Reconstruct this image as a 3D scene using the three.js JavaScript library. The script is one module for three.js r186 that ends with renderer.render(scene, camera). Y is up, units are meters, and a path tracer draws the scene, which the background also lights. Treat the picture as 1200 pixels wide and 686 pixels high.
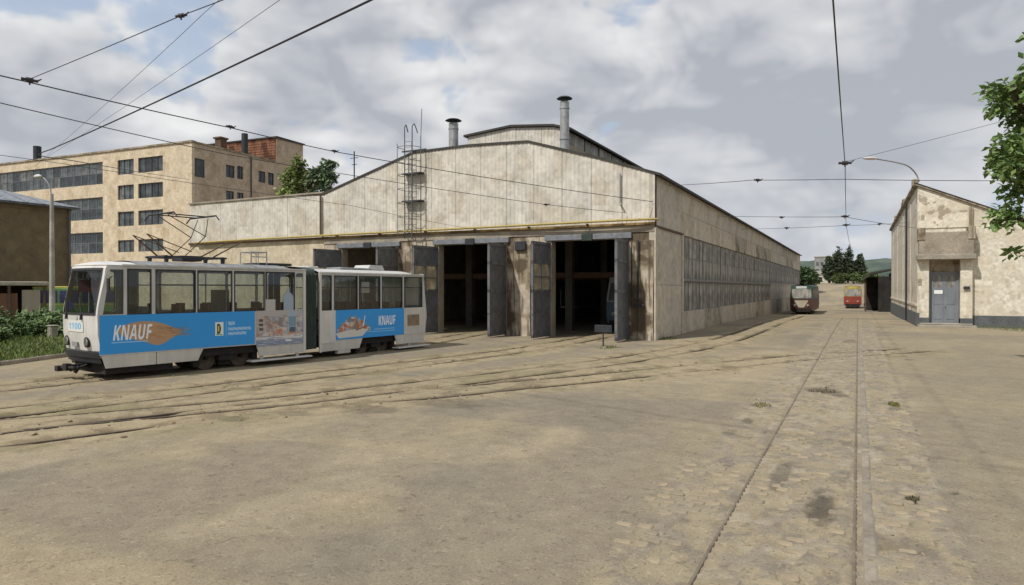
import * as THREE from 'three';
import { mergeGeometries } from 'three/addons/utils/BufferGeometryUtils.js';

// ---------------------------------------------------------------- camera, sun, exposure
const scene = new THREE.Scene();
const camera = new THREE.PerspectiveCamera(46.94, 1200 / 686, 0.1, 3000);
camera.position.set(0, 2.4, 0);
camera.rotation.order = 'YXZ';
camera.rotation.set(-5 / 790, THREE.MathUtils.degToRad(27.2), 0);

const renderer = new THREE.WebGLRenderer({ antialias: true });
renderer.toneMapping = THREE.LinearToneMapping;
renderer.toneMappingExposure = 1.06;
renderer.shadowMap.enabled = true;

const SUN = new THREE.Vector3(-0.24, 0.78, 0.58).normalize();
const sun = new THREE.DirectionalLight(new THREE.Color(1.0, 0.96, 0.905), 3.3);
sun.position.copy(SUN).multiplyScalar(150).add(new THREE.Vector3(-10, 0, -40));
sun.target.position.set(-10, 0, -40);
sun.castShadow = true;
sun.shadow.radius = 2.6;
sun.shadow.mapSize.set(4096, 4096);
Object.assign(sun.shadow.camera, { left: -90, right: 90, top: 90, bottom: -90, near: 1, far: 400 });
scene.add(sun, sun.target);

// ---------------------------------------------------------------- noise
function hash3(x, y, z, s) {
  let h = (Math.imul(x, 374761393) + Math.imul(y, 668265263) + Math.imul(z, 1440662683) + Math.imul(s, 974634541)) | 0;
  h = Math.imul(h ^ (h >>> 13), 1274126177);
  h = Math.imul(h ^ (h >>> 15), 2246822519);
  return ((h ^ (h >>> 16)) >>> 0) / 4294967296;
}
const mod = (a, n) => ((a % n) + n) % n;
function noise2(x, y, s = 0, per = 0, perY = per) {
  const ix = Math.floor(x), iy = Math.floor(y), fx = x - ix, fy = y - iy;
  const u = fx * fx * (3 - 2 * fx), v = fy * fy * (3 - 2 * fy);
  const X0 = per ? mod(ix, per) : ix, X1 = per ? mod(ix + 1, per) : ix + 1;
  const Y0 = per ? mod(iy, perY) : iy, Y1 = per ? mod(iy + 1, perY) : iy + 1;
  const a = hash3(X0, Y0, 0, s), b = hash3(X1, Y0, 0, s), c = hash3(X0, Y1, 0, s), d = hash3(X1, Y1, 0, s);
  return a + (b - a) * u + (c - a) * v + (a - b - c + d) * u * v;
}
function noise3(x, y, z, s = 0) {
  const ix = Math.floor(x), iy = Math.floor(y), iz = Math.floor(z), fx = x - ix, fy = y - iy, fz = z - iz;
  const u = fx * fx * (3 - 2 * fx), v = fy * fy * (3 - 2 * fy), w = fz * fz * (3 - 2 * fz);
  const a = hash3(ix, iy, iz, s), b = hash3(ix + 1, iy, iz, s), c = hash3(ix, iy + 1, iz, s), d = hash3(ix + 1, iy + 1, iz, s);
  const e = hash3(ix, iy, iz + 1, s), f = hash3(ix + 1, iy, iz + 1, s), g = hash3(ix, iy + 1, iz + 1, s), h = hash3(ix + 1, iy + 1, iz + 1, s);
  const p = a + (b - a) * u, q = c + (d - c) * u, m = e + (f - e) * u, n = g + (h - g) * u;
  const lo = p + (q - p) * v, hi = m + (n - m) * v; return lo + (hi - lo) * w;
}
function fbm(x, y, o = 4, s = 0, per = 0, perY = per) {
  let t = 0, a = 0.5, n = 0, f = 1;
  for (let i = 0; i < o; i++) { t += a * noise2(x * f, y * f, s + i, per * f, perY * f); n += a; a *= 0.5; f *= 2; }
  return t / n;
}
function fbm3(x, y, z, o = 5, s = 0) {
  let t = 0, a = 0.5, n = 0, f = 1;
  for (let i = 0; i < o; i++) { t += a * noise3(x * f + i * 7.3, y * f + i * 3.1, z * f, s + i); n += a; a *= 0.55; f *= 2.03; }
  return t / n;
}
function billow3(x, y, z, o = 5, s = 0) { // rounded, heaped shapes
  let t = 0, a = 0.5, n = 0, f = 1;
  for (let i = 0; i < o; i++) { t += a * (1 - Math.abs(2 * noise3(x * f + i * 5.7, y * f + i * 2.3, z * f, s + i) - 1)); n += a; a *= 0.5; f *= 2.1; }
  return t / n;
}
const clamp = (x, a = 0, b = 1) => Math.min(b, Math.max(a, x));
const sstep = (a, b, x) => { const t = clamp((x - a) / (b - a)); return t * t * (3 - 2 * t); };
const mix = (a, b, t) => a + (b - a) * t;
const mix3 = (a, b, t) => [mix(a[0], b[0], t), mix(a[1], b[1], t), mix(a[2], b[2], t)];
function rng(seed) { let a = seed >>> 0; return () => { a = (a + 0x6D2B79F5) | 0; let t = Math.imul(a ^ (a >>> 15), 1 | a); t = (t + Math.imul(t ^ (t >>> 7), 61 | t)) ^ t; return ((t ^ (t >>> 14)) >>> 0) / 4294967296; }; }

// ---------------------------------------------------------------- sky: broken bright cloud over pale blue
{
  const W = 3072, Hh = 1536, data = new Float32Array(W * Hh * 4);
  for (let j = 0; j < Hh; j++) {
    const el = ((j + 0.5) / Hh - 0.5) * Math.PI, ce = Math.cos(el), se = Math.sin(el);
    for (let i = 0; i < W; i++) {
      const k = (j * W + i) * 4;
      let c = [0.34, 0.31, 0.26];
      if (el > -0.02) {
        const az = ((i + 0.5) / W - 0.5) * 2 * Math.PI, x = Math.cos(az) * ce, z = Math.sin(az) * ce, y = Math.max(se, 0);
        const st = 4.3, qx = x * st, qy = y * st * 1.65, qz = z * st;
        const wx = fbm3(qx * 1.6, qy * 1.6, qz * 1.6, 2, 90) - 0.5;
        const big = fbm3(qx * 0.5 + 3.7, qy * 0.6 + wx * 0.3, qz * 0.5, 2, 40);
        const d0 = fbm3(qx + wx * 0.5, qy, qz + wx * 0.4, 7, 11);
        const d1 = fbm3(qx + wx * 0.5 + 0.05, qy + 0.24, qz + wx * 0.4 + 0.06, 5, 11);
        const big2 = big;
        const bil = billow3(qx * 1.25 + wx * 0.8, qy * 1.35, qz * 1.25, 5, 61), bil2 = billow3(qx * 1.25 + wx * 0.8 + 0.04, qy * 1.35 + 0.16, qz * 1.25 + 0.04, 4, 61);
        const dens = d0 * 0.46 + big2 * 0.30 + bil * 0.24;
        const cov = 0.22 + 0.78 * sstep(0.445, 0.495, dens);
        const lit = clamp(0.56 + (d0 - d1) * 2.3 + (bil - bil2) * 1.7 - Math.max(0, dens - 0.49) * 4.2);
        const blue = mix3([0.50, 0.585, 0.71], [0.31, 0.42, 0.60], sstep(0.0, 0.55, y));
        const grey = mix3([0.42, 0.445, 0.49], [0.40, 0.42, 0.465], sstep(0.1, 0.5, y));
        const cloud = mix3(grey, [0.82, 0.82, 0.815], lit);
        c = mix3(blue, cloud, cov * 0.96);
        const veil = (1 - sstep(0.0, 0.17, y)) * 0.3;
        c = mix3(c, [0.57, 0.60, 0.645], veil);
      }
      data[k] = c[0]; data[k + 1] = c[1]; data[k + 2] = c[2]; data[k + 3] = 1;
    }
  }
  const sky = new THREE.DataTexture(data, W, Hh, THREE.RGBAFormat, THREE.FloatType);
  sky.mapping = THREE.EquirectangularReflectionMapping; sky.magFilter = sky.minFilter = THREE.LinearFilter; sky.wrapS = THREE.RepeatWrapping; sky.needsUpdate = true;
  scene.background = sky; scene.environment = sky;
}

// ---------------------------------------------------------------- geometry helpers
const V = (x, y, z) => new THREE.Vector3(x, y, z);
function clean(g) {
  let q = g.index ? g.toNonIndexed() : g;
  for (const k of Object.keys(q.attributes)) if (!['position', 'normal', 'uv', 'color'].includes(k)) q.deleteAttribute(k);
  if (!q.attributes.normal) q.computeVertexNormals();
  if (!q.attributes.uv) q.setAttribute('uv', new THREE.BufferAttribute(new Float32Array(q.attributes.position.count * 2), 2));
  return q;
}
const M = (...list) => { const l = list.flat(Infinity).filter(Boolean).map(clean); return l.length === 1 ? l[0] : mergeGeometries(l); };
// uv in metres from the face's own plane
function uvm(g) {
  g = clean(g);
  const p = g.attributes.position, n = g.attributes.normal, uv = g.attributes.uv;
  for (let i = 0; i < p.count; i++) {
    const a = Math.abs(n.getX(i)), b = Math.abs(n.getY(i)), c = Math.abs(n.getZ(i));
    if (b >= a && b >= c) uv.setXY(i, p.getX(i), p.getZ(i));
    else if (a > c) uv.setXY(i, p.getZ(i), p.getY(i));
    else uv.setXY(i, p.getX(i), p.getY(i));
  }
  return g;
}
function bx(x0, x1, y0, y1, z0, z1) {
  const g = new THREE.BoxGeometry(Math.abs(x1 - x0), Math.abs(y1 - y0), Math.abs(z1 - z0));
  g.translate((x0 + x1) / 2, (y0 + y1) / 2, (z0 + z1) / 2); return g;
}
// box with chamfered edges
function cbx(x0, x1, y0, y1, z0, z1, c = 0.02) {
  const w = x1 - x0, h = y1 - y0, d = z1 - z0, s = new THREE.Shape();
  c = Math.min(c, w / 3, h / 3, d / 3);
  s.moveTo(c, 0); s.lineTo(w - c, 0); s.lineTo(w, c); s.lineTo(w, h - c); s.lineTo(w - c, h); s.lineTo(c, h); s.lineTo(0, h - c); s.lineTo(0, c);
  const g = new THREE.ExtrudeGeometry(s, { depth: Math.max(d - 2 * c, 0.001), bevelEnabled: true, bevelThickness: c, bevelSize: c * 0.999, bevelOffset: -c * 0.999, bevelSegments: 1 });
  g.translate(x0, y0, z0 + c); return g;
}
function rod(a, b, r0 = 0.02, r1 = r0, seg = 7) {
  const A = V(...a), B = V(...b), d = B.clone().sub(A), g = new THREE.CylinderGeometry(r1, r0, d.length(), seg);
  g.applyQuaternion(new THREE.Quaternion().setFromUnitVectors(V(0, 1, 0), d.clone().normalize()));
  const m = A.add(B).multiplyScalar(0.5); g.translate(m.x, m.y, m.z); return g;
}
function tube(pts, r, n = 40, seg = 6) { return new THREE.TubeGeometry(new THREE.CatmullRomCurve3(pts.map((p) => V(...p))), n, r, seg); }
// a polygon (with holes) in the x,y plane, extruded towards +z from z0
function slab(pts, z0, depth, holes = [], bevel = 0) {
  const s = new THREE.Shape(pts.map((p) => new THREE.Vector2(...p)));
  for (const h of holes) s.holes.push(h instanceof THREE.Path ? h : new THREE.Path(h.map((p) => new THREE.Vector2(...p))));
  const g = new THREE.ExtrudeGeometry(s, { depth, bevelEnabled: bevel > 0, bevelThickness: bevel, bevelSize: bevel, bevelOffset: -bevel, bevelSegments: 1, curveSegments: 5 });
  g.translate(0, 0, z0); return g;
}
const rect = (x0, x1, y0, y1) => [[x0, y0], [x1, y0], [x1, y1], [x0, y1]];
function rrect(x0, x1, y0, y1, r, cls = THREE.Path) {
  const p = new cls();
  p.moveTo(x0 + r, y0); p.lineTo(x1 - r, y0); p.quadraticCurveTo(x1, y0, x1, y0 + r); p.lineTo(x1, y1 - r); p.quadraticCurveTo(x1, y1, x1 - r, y1);
  p.lineTo(x0 + r, y1); p.quadraticCurveTo(x0, y1, x0, y1 - r); p.lineTo(x0, y0 + r); p.quadraticCurveTo(x0, y0, x0 + r, y0); return p;
}
const sideways = (g) => g.rotateY(Math.PI / 2); // x,y plane turned so that +z faces +x: (x,y,z) -> (z,y,-x)
// grid surface fn(u,v) -> [x,y,z]
function grid(nu, nv, fn, smooth = true) {
  const pos = [], uv = [], idx = [];
  for (let j = 0; j <= nv; j++) for (let i = 0; i <= nu; i++) { pos.push(...fn(i / nu, j / nv)); uv.push(i / nu, j / nv); }
  for (let j = 0; j < nv; j++) for (let i = 0; i < nu; i++) { const a = j * (nu + 1) + i, b = a + 1, c = a + nu + 1, d = c + 1; idx.push(a, b, d, a, d, c); }
  const g = new THREE.BufferGeometry();
  g.setAttribute('position', new THREE.Float32BufferAttribute(pos, 3)); g.setAttribute('uv', new THREE.Float32BufferAttribute(uv, 2)); g.setIndex(idx);
  if (smooth) { g.computeVertexNormals(); return g; }
  const q = g.toNonIndexed(); q.computeVertexNormals(); return q;
}

// ---------------------------------------------------------------- textures
const lin2s = (c) => (c <= 0.0031308 ? c * 12.92 : 1.055 * Math.pow(c, 1 / 2.4) - 0.055);
function tex(n, metres, fn, srgb = true) {
  const d = new Uint8Array(n * n * 4);
  for (let j = 0; j < n; j++) for (let i = 0; i < n; i++) {
    const c = fn(i / n, j / n), k = (j * n + i) * 4;
    d[k] = 255 * clamp(c[0]); d[k + 1] = 255 * clamp(c[1]); d[k + 2] = 255 * clamp(c[2]); d[k + 3] = 255;
  }
  const t = new THREE.DataTexture(d, n, n); t.wrapS = t.wrapT = THREE.RepeatWrapping; t.magFilter = THREE.LinearFilter; t.minFilter = THREE.LinearMipmapLinearFilter; t.generateMipmaps = true;
  if (srgb) t.colorSpace = THREE.SRGBColorSpace;
  t.repeat.set(1 / metres, 1 / metres); t.needsUpdate = true; return t;
}
const g1 = (v) => [v, v, v];
// grit: fine sand and small stones (3 m tile)
const gritT = tex(1024, 3, (u, v) => {
  const a = fbm(u * 16, v * 16, 4, 1, 16), b = noise2(u * 256, v * 256, 7, 256), c = noise2(u * 90, v * 90, 9, 90);
  const st = sstep(0.78, 0.9, c) * 0.16 - sstep(0.80, 0.95, noise2(u * 60, v * 60, 12, 60)) * 0.2 - sstep(0.84, 0.92, noise2(u * 170, v * 170, 15, 170)) * 0.25;
  const k = 0.91 + (a - 0.5) * 0.13 + (b - 0.5) * 0.11 + st * 0.55;
  return [k, k * (0.985 + 0.02 * a), k * (0.965 + 0.03 * b)];
});
const gritB = tex(1024, 3, (u, v) => g1(0.5 + (fbm(u * 24, v * 24, 4, 3, 24) - 0.5) * 0.7 + (noise2(u * 200, v * 200, 7, 200) - 0.5) * 0.35 + sstep(0.78, 0.9, noise2(u * 90, v * 90, 9, 90)) * 0.3), false);
// weathered plaster: blotches, hairline runs, dirt with its own outline (8 m tile)
const plasterT = tex(1024, 8, (u, v) => {
  const a = fbm(u * 10, v * 10, 5, 21, 10), b = fbm(u * 40, v * 40, 3, 25, 40), run = fbm(u * 60, v * 5, 3, 29, 60, 5);
  let k = 0.91 + (a - 0.5) * 0.15 + (b - 0.5) * 0.18 - sstep(0.58, 0.78, run) * 0.035;
  const patch = sstep(0.57, 0.64, fbm(u * 8, v * 8, 5, 37, 8));
  k -= patch * 0.045;
  return [k, k * (0.985 - 0.012 * patch), k * (0.955 - 0.035 * patch)];
});
// fine concrete (4 m tile)
const concT = tex(512, 4, (u, v) => {
  const a = fbm(u * 8, v * 8, 5, 51, 8), b = fbm(u * 64, v * 64, 2, 55, 64);
  const k = 0.88 + (a - 0.5) * 0.26 + (b - 0.5) * 0.16; return [k, k * 0.985, k * 0.96];
});
const dirtyT = tex(1024, 6, (u, v) => { // heavily stained wall: peeled and damp marks
  const a = fbm(u * 6, v * 6, 6, 61, 6), b = fbm(u * 30, v * 30, 3, 65, 30), run = fbm(u * 36, v * 4, 4, 69, 36, 4);
  let k = 0.86 + (b - 0.5) * 0.3; let c = [k, k * 0.98, k * 0.94];
  c = mix3(c, [0.68, 0.64, 0.57], sstep(0.48, 0.62, a) * 0.6);
  c = mix3(c, [0.46, 0.42, 0.37], sstep(0.58, 0.68, a) * 0.6);
  c = mix3(c, [0.52, 0.48, 0.42], sstep(0.56, 0.72, run) * 0.5);
  return c;
});
const stainT = tex(1024, 7, (u, v) => { // damp, soot and peeling on the gate piers
  const a = fbm(u * 7, v * 7, 6, 161, 7), b = fbm(u * 32, v * 32, 3, 165, 32), run = fbm(u * 42, v * 4, 4, 169, 42, 4);
  const k = 0.9 + (b - 0.5) * 0.22; let c = [k, k * 0.975, k * 0.93];
  c = mix3(c, [0.66, 0.61, 0.53], sstep(0.46, 0.58, a) * 0.7);
  c = mix3(c, [0.38, 0.34, 0.29], sstep(0.57, 0.66, a) * 0.7);
  c = mix3(c, [0.42, 0.38, 0.33], sstep(0.55, 0.68, run) * 0.6);
  return c;
});
const flaking = (f) => tex(1024, 5, (u, v) => { // flaking whitewash over grey-brown render
  const a = fbm(u * 7, v * 7, 6, 71, 7), b = fbm(u * 36, v * 36, 3, 75, 36), c2 = fbm(u * 16, v * 16, 4, 79, 16);
  let k = 0.9 + (b - 0.5) * 0.22; let c = [k, k * 0.975, k * 0.92];
  c = mix3(c, [0.82, 0.78, 0.71], sstep(0.46, 0.62, a) * 0.5);
  c = mix3(c, [0.64, 0.60, 0.54], sstep(0.60, 0.635, c2) * f); c = mix3(c, [0.48, 0.42, 0.36], sstep(0.655, 0.68, c2) * f);
  return c;
});
const whitewashT = flaking(0.12), flakedT = flaking(0.34);
const metalT = tex(512, 2, (u, v) => {
  const a = fbm(u * 6, v * 6, 5, 81, 6), r = sstep(0.58, 0.66, fbm(u * 12, v * 12, 5, 85, 12)), s = fbm(u * 50, v * 6, 3, 88, 50, 6);
  const k = 0.86 + (a - 0.5) * 0.26 + (s - 0.5) * 0.14; return mix3([k, k, k], [0.60, 0.52, 0.46], r * 0.25);
});
const paintT = tex(512, 3, (u, v) => { // dusty vehicle paint
  const a = fbm(u * 6, v * 6, 5, 91, 6), s = fbm(u * 40, v * 5, 3, 95, 40, 5), k = 0.9 + (a - 0.5) * 0.16 + (s - 0.5) * 0.08;
  return [k, k * 0.99, k * 0.97];
});
const grimeT = tex(512, 3, (u, v) => { // dust film on old window glass: wiped and spattered
  const a = fbm(u * 5, v * 5, 5, 101, 5), s = fbm(u * 30, v * 3, 4, 105, 30, 3), k = 0.72 + (a - 0.5) * 0.6 + (s - 0.5) * 0.5; return [k, k * 0.98, k * 0.94];
});
function bumpOf(scale, seed, f) { return tex(512, scale, (u, v) => g1(fbm(u * f, v * f, 5, seed, f)), false); }
const roughB = bumpOf(2, 111, 12);

// ---------------------------------------------------------------- materials (linear base colours)
const col = (r, g, b) => new THREE.Color().setRGB(r, g, b);
function mat(c, o = {}) { return new THREE.MeshStandardMaterial({ color: col(...c), roughness: 0.85, metalness: 0, ...o }); }
const Pl = (c, t = plasterT, o = {}) => mat(c, { map: t, roughness: 0.93, bumpMap: roughB, bumpScale: 0.012, ...o });
const MT = {
  clad: [Pl([0.745, 0.72, 0.665]), Pl([0.73, 0.70, 0.645]), Pl([0.76, 0.73, 0.67]), Pl([0.715, 0.695, 0.65])],
  gateWall: Pl([0.60, 0.55, 0.47], stainT),
  sidePanel: [Pl([0.60, 0.555, 0.485], plasterT), Pl([0.58, 0.54, 0.47], dirtyT), Pl([0.64, 0.585, 0.50], plasterT)],
  plinth: [Pl([0.62, 0.565, 0.475], plasterT), Pl([0.58, 0.53, 0.44], dirtyT)],
  backing: Pl([0.40, 0.36, 0.30]),
  roofFelt: mat([0.075, 0.07, 0.065], { map: concT, roughness: 0.95 }),
  darkSteel: mat([0.055, 0.06, 0.068], { map: metalT, roughness: 0.6, metalness: 0.3 }),
  greySteel: mat([0.20, 0.215, 0.235], { map: metalT, roughness: 0.6, metalness: 0.2 }),
  leafGrey: mat([0.22, 0.225, 0.235], { map: metalT, roughness: 0.65, metalness: 0.1 }),
  lintelBlue: mat([0.27, 0.285, 0.31], { map: metalT, roughness: 0.6 }),
  yellow: mat([0.60, 0.47, 0.13], { map: metalT, roughness: 0.6 }),
  ochre: mat([0.33, 0.235, 0.10], { map: dirtyT, roughness: 0.9 }),
  rust: mat([0.16, 0.10, 0.06], { map: metalT, roughness: 0.9 }),
  galv: mat([0.52, 0.53, 0.53], { map: metalT, roughness: 0.5, metalness: 0.35 }),
  railIron: mat([0.17, 0.13, 0.09], { map: metalT, roughness: 0.75, metalness: 0.15 }),
  railDusty: mat([0.26, 0.215, 0.155], { map: metalT, roughness: 0.8 }),
  railWorn: mat([0.36, 0.32, 0.26], { map: concT, roughness: 0.7, metalness: 0.1 }),
  sash: mat([0.33, 0.32, 0.295], { map: metalT, roughness: 0.8 }), soot: Pl([0.13, 0.12, 0.105], concT),
  grime: [mat([0.56, 0.55, 0.515], { map: grimeT, roughness: 0.6 }), mat([0.48, 0.475, 0.445], { map: grimeT, roughness: 0.5 }), mat([0.62, 0.61, 0.57], { map: grimeT, roughness: 0.65 }), mat([0.68, 0.67, 0.63], { map: grimeT, roughness: 0.7 })],
  officeGlass: [mat([0.12, 0.15, 0.175], { map: grimeT, roughness: 0.18 }), mat([0.08, 0.10, 0.115], { map: grimeT, roughness: 0.15 }), mat([0.20, 0.24, 0.265], { map: grimeT, roughness: 0.25 }), mat([0.30, 0.32, 0.33], { map: grimeT, roughness: 0.4 })],
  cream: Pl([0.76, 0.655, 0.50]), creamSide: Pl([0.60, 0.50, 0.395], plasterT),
  brick: mat([0.36, 0.17, 0.10], { map: dirtyT, roughness: 0.95 }),
  shedWall: Pl([0.235, 0.185, 0.11], concT), shedRoof: mat([0.40, 0.43, 0.47], { map: metalT, roughness: 0.5, metalness: 0.2 }),
  whitewash: Pl([0.87, 0.85, 0.79], whitewashT), whitewash2: Pl([0.82, 0.795, 0.735], whitewashT), brown2: Pl([0.52, 0.465, 0.38], dirtyT),
  plinthBlue: Pl([0.14, 0.155, 0.165], concT), canopy: Pl([0.42, 0.37, 0.30], concT), concrete: Pl([0.42, 0.39, 0.33], concT),
  doorBlue: mat([0.24, 0.265, 0.305], { map: paintT, roughness: 0.6 }), paper: mat([0.8, 0.8, 0.78]),
  white: mat([0.82, 0.81, 0.79], { map: paintT, roughness: 0.4 }), pale: mat([0.68, 0.685, 0.68], { map: paintT, roughness: 0.45 }), paleRoof: mat([0.36, 0.37, 0.37], { map: metalT, roughness: 0.6 }),
  skirt: mat([0.74, 0.715, 0.665], { map: paintT, roughness: 0.55 }),
  black: mat([0.022, 0.022, 0.022], { roughness: 0.75 }), rubber: mat([0.03, 0.03, 0.032], { roughness: 0.7 }), under: mat([0.035, 0.03, 0.027], { map: metalT, roughness: 0.9 }),
  bellows: mat([0.05, 0.075, 0.06], { map: metalT, roughness: 0.85 }),
  chrome: mat([0.7, 0.7, 0.7], { roughness: 0.2, metalness: 0.9 }),
  glass: new THREE.MeshPhysicalMaterial({ color: col(0.76, 0.79, 0.78), roughness: 0.03, transmission: 1, thickness: 0, ior: 1.5 }),
  dustyGlass: new THREE.MeshPhysicalMaterial({ color: col(0.74, 0.72, 0.64), roughness: 0.2, transmission: 0.85, thickness: 0, ior: 1.5 }),
  seat: mat([0.16, 0.05, 0.035], { roughness: 0.6 }), interior: mat([0.34, 0.32, 0.29], { map: paintT, roughness: 0.7 }), floorD: mat([0.10, 0.09, 0.08]),
  wire: mat([0.03, 0.03, 0.035], { roughness: 0.6 }), insul: mat([0.035, 0.03, 0.03], { roughness: 0.45 }),
  bark: Pl([0.15, 0.11, 0.075], concT), kerb: Pl([0.46, 0.42, 0.35], concT),
};

// ---------------------------------------------------------------- naming helpers
const taken = {};
function numbered(n) { const k = taken[n] = (taken[n] ?? -1) + 1; return k ? `${n}_${String(k).padStart(3, '0')}` : n; }
function sh(o) { o.traverse((c) => { if (c.isMesh) { c.castShadow = c.receiveShadow = true; } }); return o; }
function thing(name, label, category, { pos = [0, 0, 0], ry = 0, group, kind } = {}) {
  const o = new THREE.Group(); o.name = numbered(name); o.position.set(...pos); o.rotation.y = ry; scene.add(o);
  o.userData = kind ? { kind } : { label, category };
  if (kind && label) o.userData.label = label;
  if (group) o.userData.group = group;
  return o;
}
function part(parent, name, geo, m, label) {
  const o = new THREE.Mesh(geo, m); o.name = name; o.castShadow = o.receiveShadow = true; parent.add(o);
  if (label) o.userData.label = label; return o;
}
function solo(name, label, category, geo, m, extra = {}) {
  const o = new THREE.Mesh(geo, m); o.name = numbered(name); o.castShadow = o.receiveShadow = true; scene.add(o);
  o.userData = extra.kind === 'structure' ? { kind: 'structure', label } : { label, category, ...extra }; return o;
}

// ================================================================ GROUND AND TRACKS
const tracks = [ // centre lines (x, z)
  { label: 'straight sunken tram track running up the yard beside the hall', pts: [[-0.62, 6], [-0.62, -10], [-0.62, -30], [-0.62, -60], [-0.62, -105], [-0.62, -128]], gauge: 1.19 },
  { label: 'dusty tram track under the blue and white tram', pts: [[-21.5, 4], [-19.4, -3], [-18.4, -8.6], [-18.1, -11.5], [-17.45, -16.4], [-16.95, -22.6], [-17.3, -26.5], [-18.0, -31], [-18.1, -60]], gauge: 1.19 },
  { label: 'dusty tram track curving into the gate with a tram inside', pts: [[-19.0, 0], [-16.6, -4], [-14.87, -6.9], [-14.25, -9.2], [-13.85, -11], [-13.5, -13.4], [-12.78, -16.7], [-12.2, -20.3], [-11.7, -23.5], [-11.55, -27.5], [-11.55, -34], [-11.55, -60]], gauge: 1.19 },
  { label: 'dusty tram track curving along the long side of the hall', pts: [[-18.5, -1], [-15.8, -3.6], [-13.6, -6.2], [-12.1, -8.6], [-11.05, -10.4], [-10.2, -12.6], [-9.3, -14.9], [-8.5, -17.2], [-7.8, -19.2], [-6.8, -23], [-5.75, -29.2], [-5.35, -38.6], [-5.3, -60], [-5.3, -118]], gauge: 1.19 },
  { label: 'dusty tram track crossing the yard towards the whitewashed workshop', pts: [[-15.5, -1], [-13.4, -3.6], [-12.35, -5.4], [-11.75, -7.0], [-11.2, -8.5], [-10.55, -10.1], [-9.75, -11.4], [-8.75, -12.8], [-7.65, -14.8], [-6.6, -16.6], [-5.35, -18.9], [-3.7, -21.9], [-1.75, -25.4], [0.45, -28.4], [2.0, -30.6]], gauge: 1.19 },
];
const railSamples = new Map();
const cellKey = (x, z) => Math.floor(x / 0.6) * 100003 + Math.floor(z / 0.6);
const railLines = [];
tracks.forEach((t, ti) => {
  const curve = new THREE.CatmullRomCurve3(t.pts.map(([x, z]) => V(x, 0, z)), false, 'centripetal');
  const n = Math.round(curve.getLength() / 0.16), P = curve.getSpacedPoints(n);
  for (const side of [-1, 1]) {
    const line = P.map((p, i) => {
      const a = P[Math.max(0, i - 1)], b = P[Math.min(n, i + 1)], dx = b.x - a.x, dz = b.z - a.z, l = Math.hypot(dx, dz);
      return [p.x - (dz / l) * side * t.gauge / 2, p.z + (dx / l) * side * t.gauge / 2];
    });
    railLines.push({ ti, line, side });
    for (const [x, z] of line) { const k = cellKey(x, z); if (!railSamples.has(k)) railSamples.set(k, []); railSamples.get(k).push([x, z, ti]); }
  }
});
function railDist(x, z) { // distance to the nearest rail and its track
  let best = 9, ti = -1;
  for (let a = -1; a <= 1; a++) for (let b = -1; b <= 1; b++) {
    const l = railSamples.get(cellKey(x + a * 0.6, z + b * 0.6)); if (!l) continue;
    for (const [rx, rz, t] of l) { const d = (rx - x) ** 2 + (rz - z) ** 2; if (d < best * best) { best = Math.sqrt(d); ti = t; } }
  }
  return [best, ti];
}
function terrain(x, z) { // the yard dips a little, then climbs to the back road
  const d = -z;
  return -0.4 * sstep(45, 85, d) + 3.9 * sstep(112, 168, d) + (d > 170 ? (d - 170) * 0.012 : 0);
}
const stains = [ // x, z, rx, rz, darkness: oil and damp spots
  [-0.36, -8.1, 0.15, 0.62, 0.95], [-0.88, -9.2, 0.10, 0.7, 0.6], [-0.72, -17.5, 0.42, 0.5, 0.7], [-0.4, -16.9, 0.2, 0.4, 0.7], [0.32, -7.25, 0.26, 0.3, 0.45], [-1.78, -12.9, 0.1, 0.25, 0.7],
  [0.66, -15.8, 0.10, 0.6, 0.5], [0.55, -8.9, 0.08, 0.16, 0.6], [-1.9, -11.6, 0.10, 0.3, 0.5], [-7.6, -11.9, 0.9, 0.5, 0.5], [-8.6, -10.6, 0.7, 0.4, 0.55], [-9.6, -9.6, 0.4, 0.25, 0.5], [-10.2, -8.7, 0.3, 0.2, 0.6], [1.02, -9.4, 0.04, 0.08, 0.8],
  [-11.5, -4.6, 0.8, 0.7, 0.3], [-0.32, -34, 0.3, 1.2, 0.5], [3.75, -16.0, 0.12, 0.5, 0.8], [-9.9, -3.9, 0.7, 0.8, 0.25],
];
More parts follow.
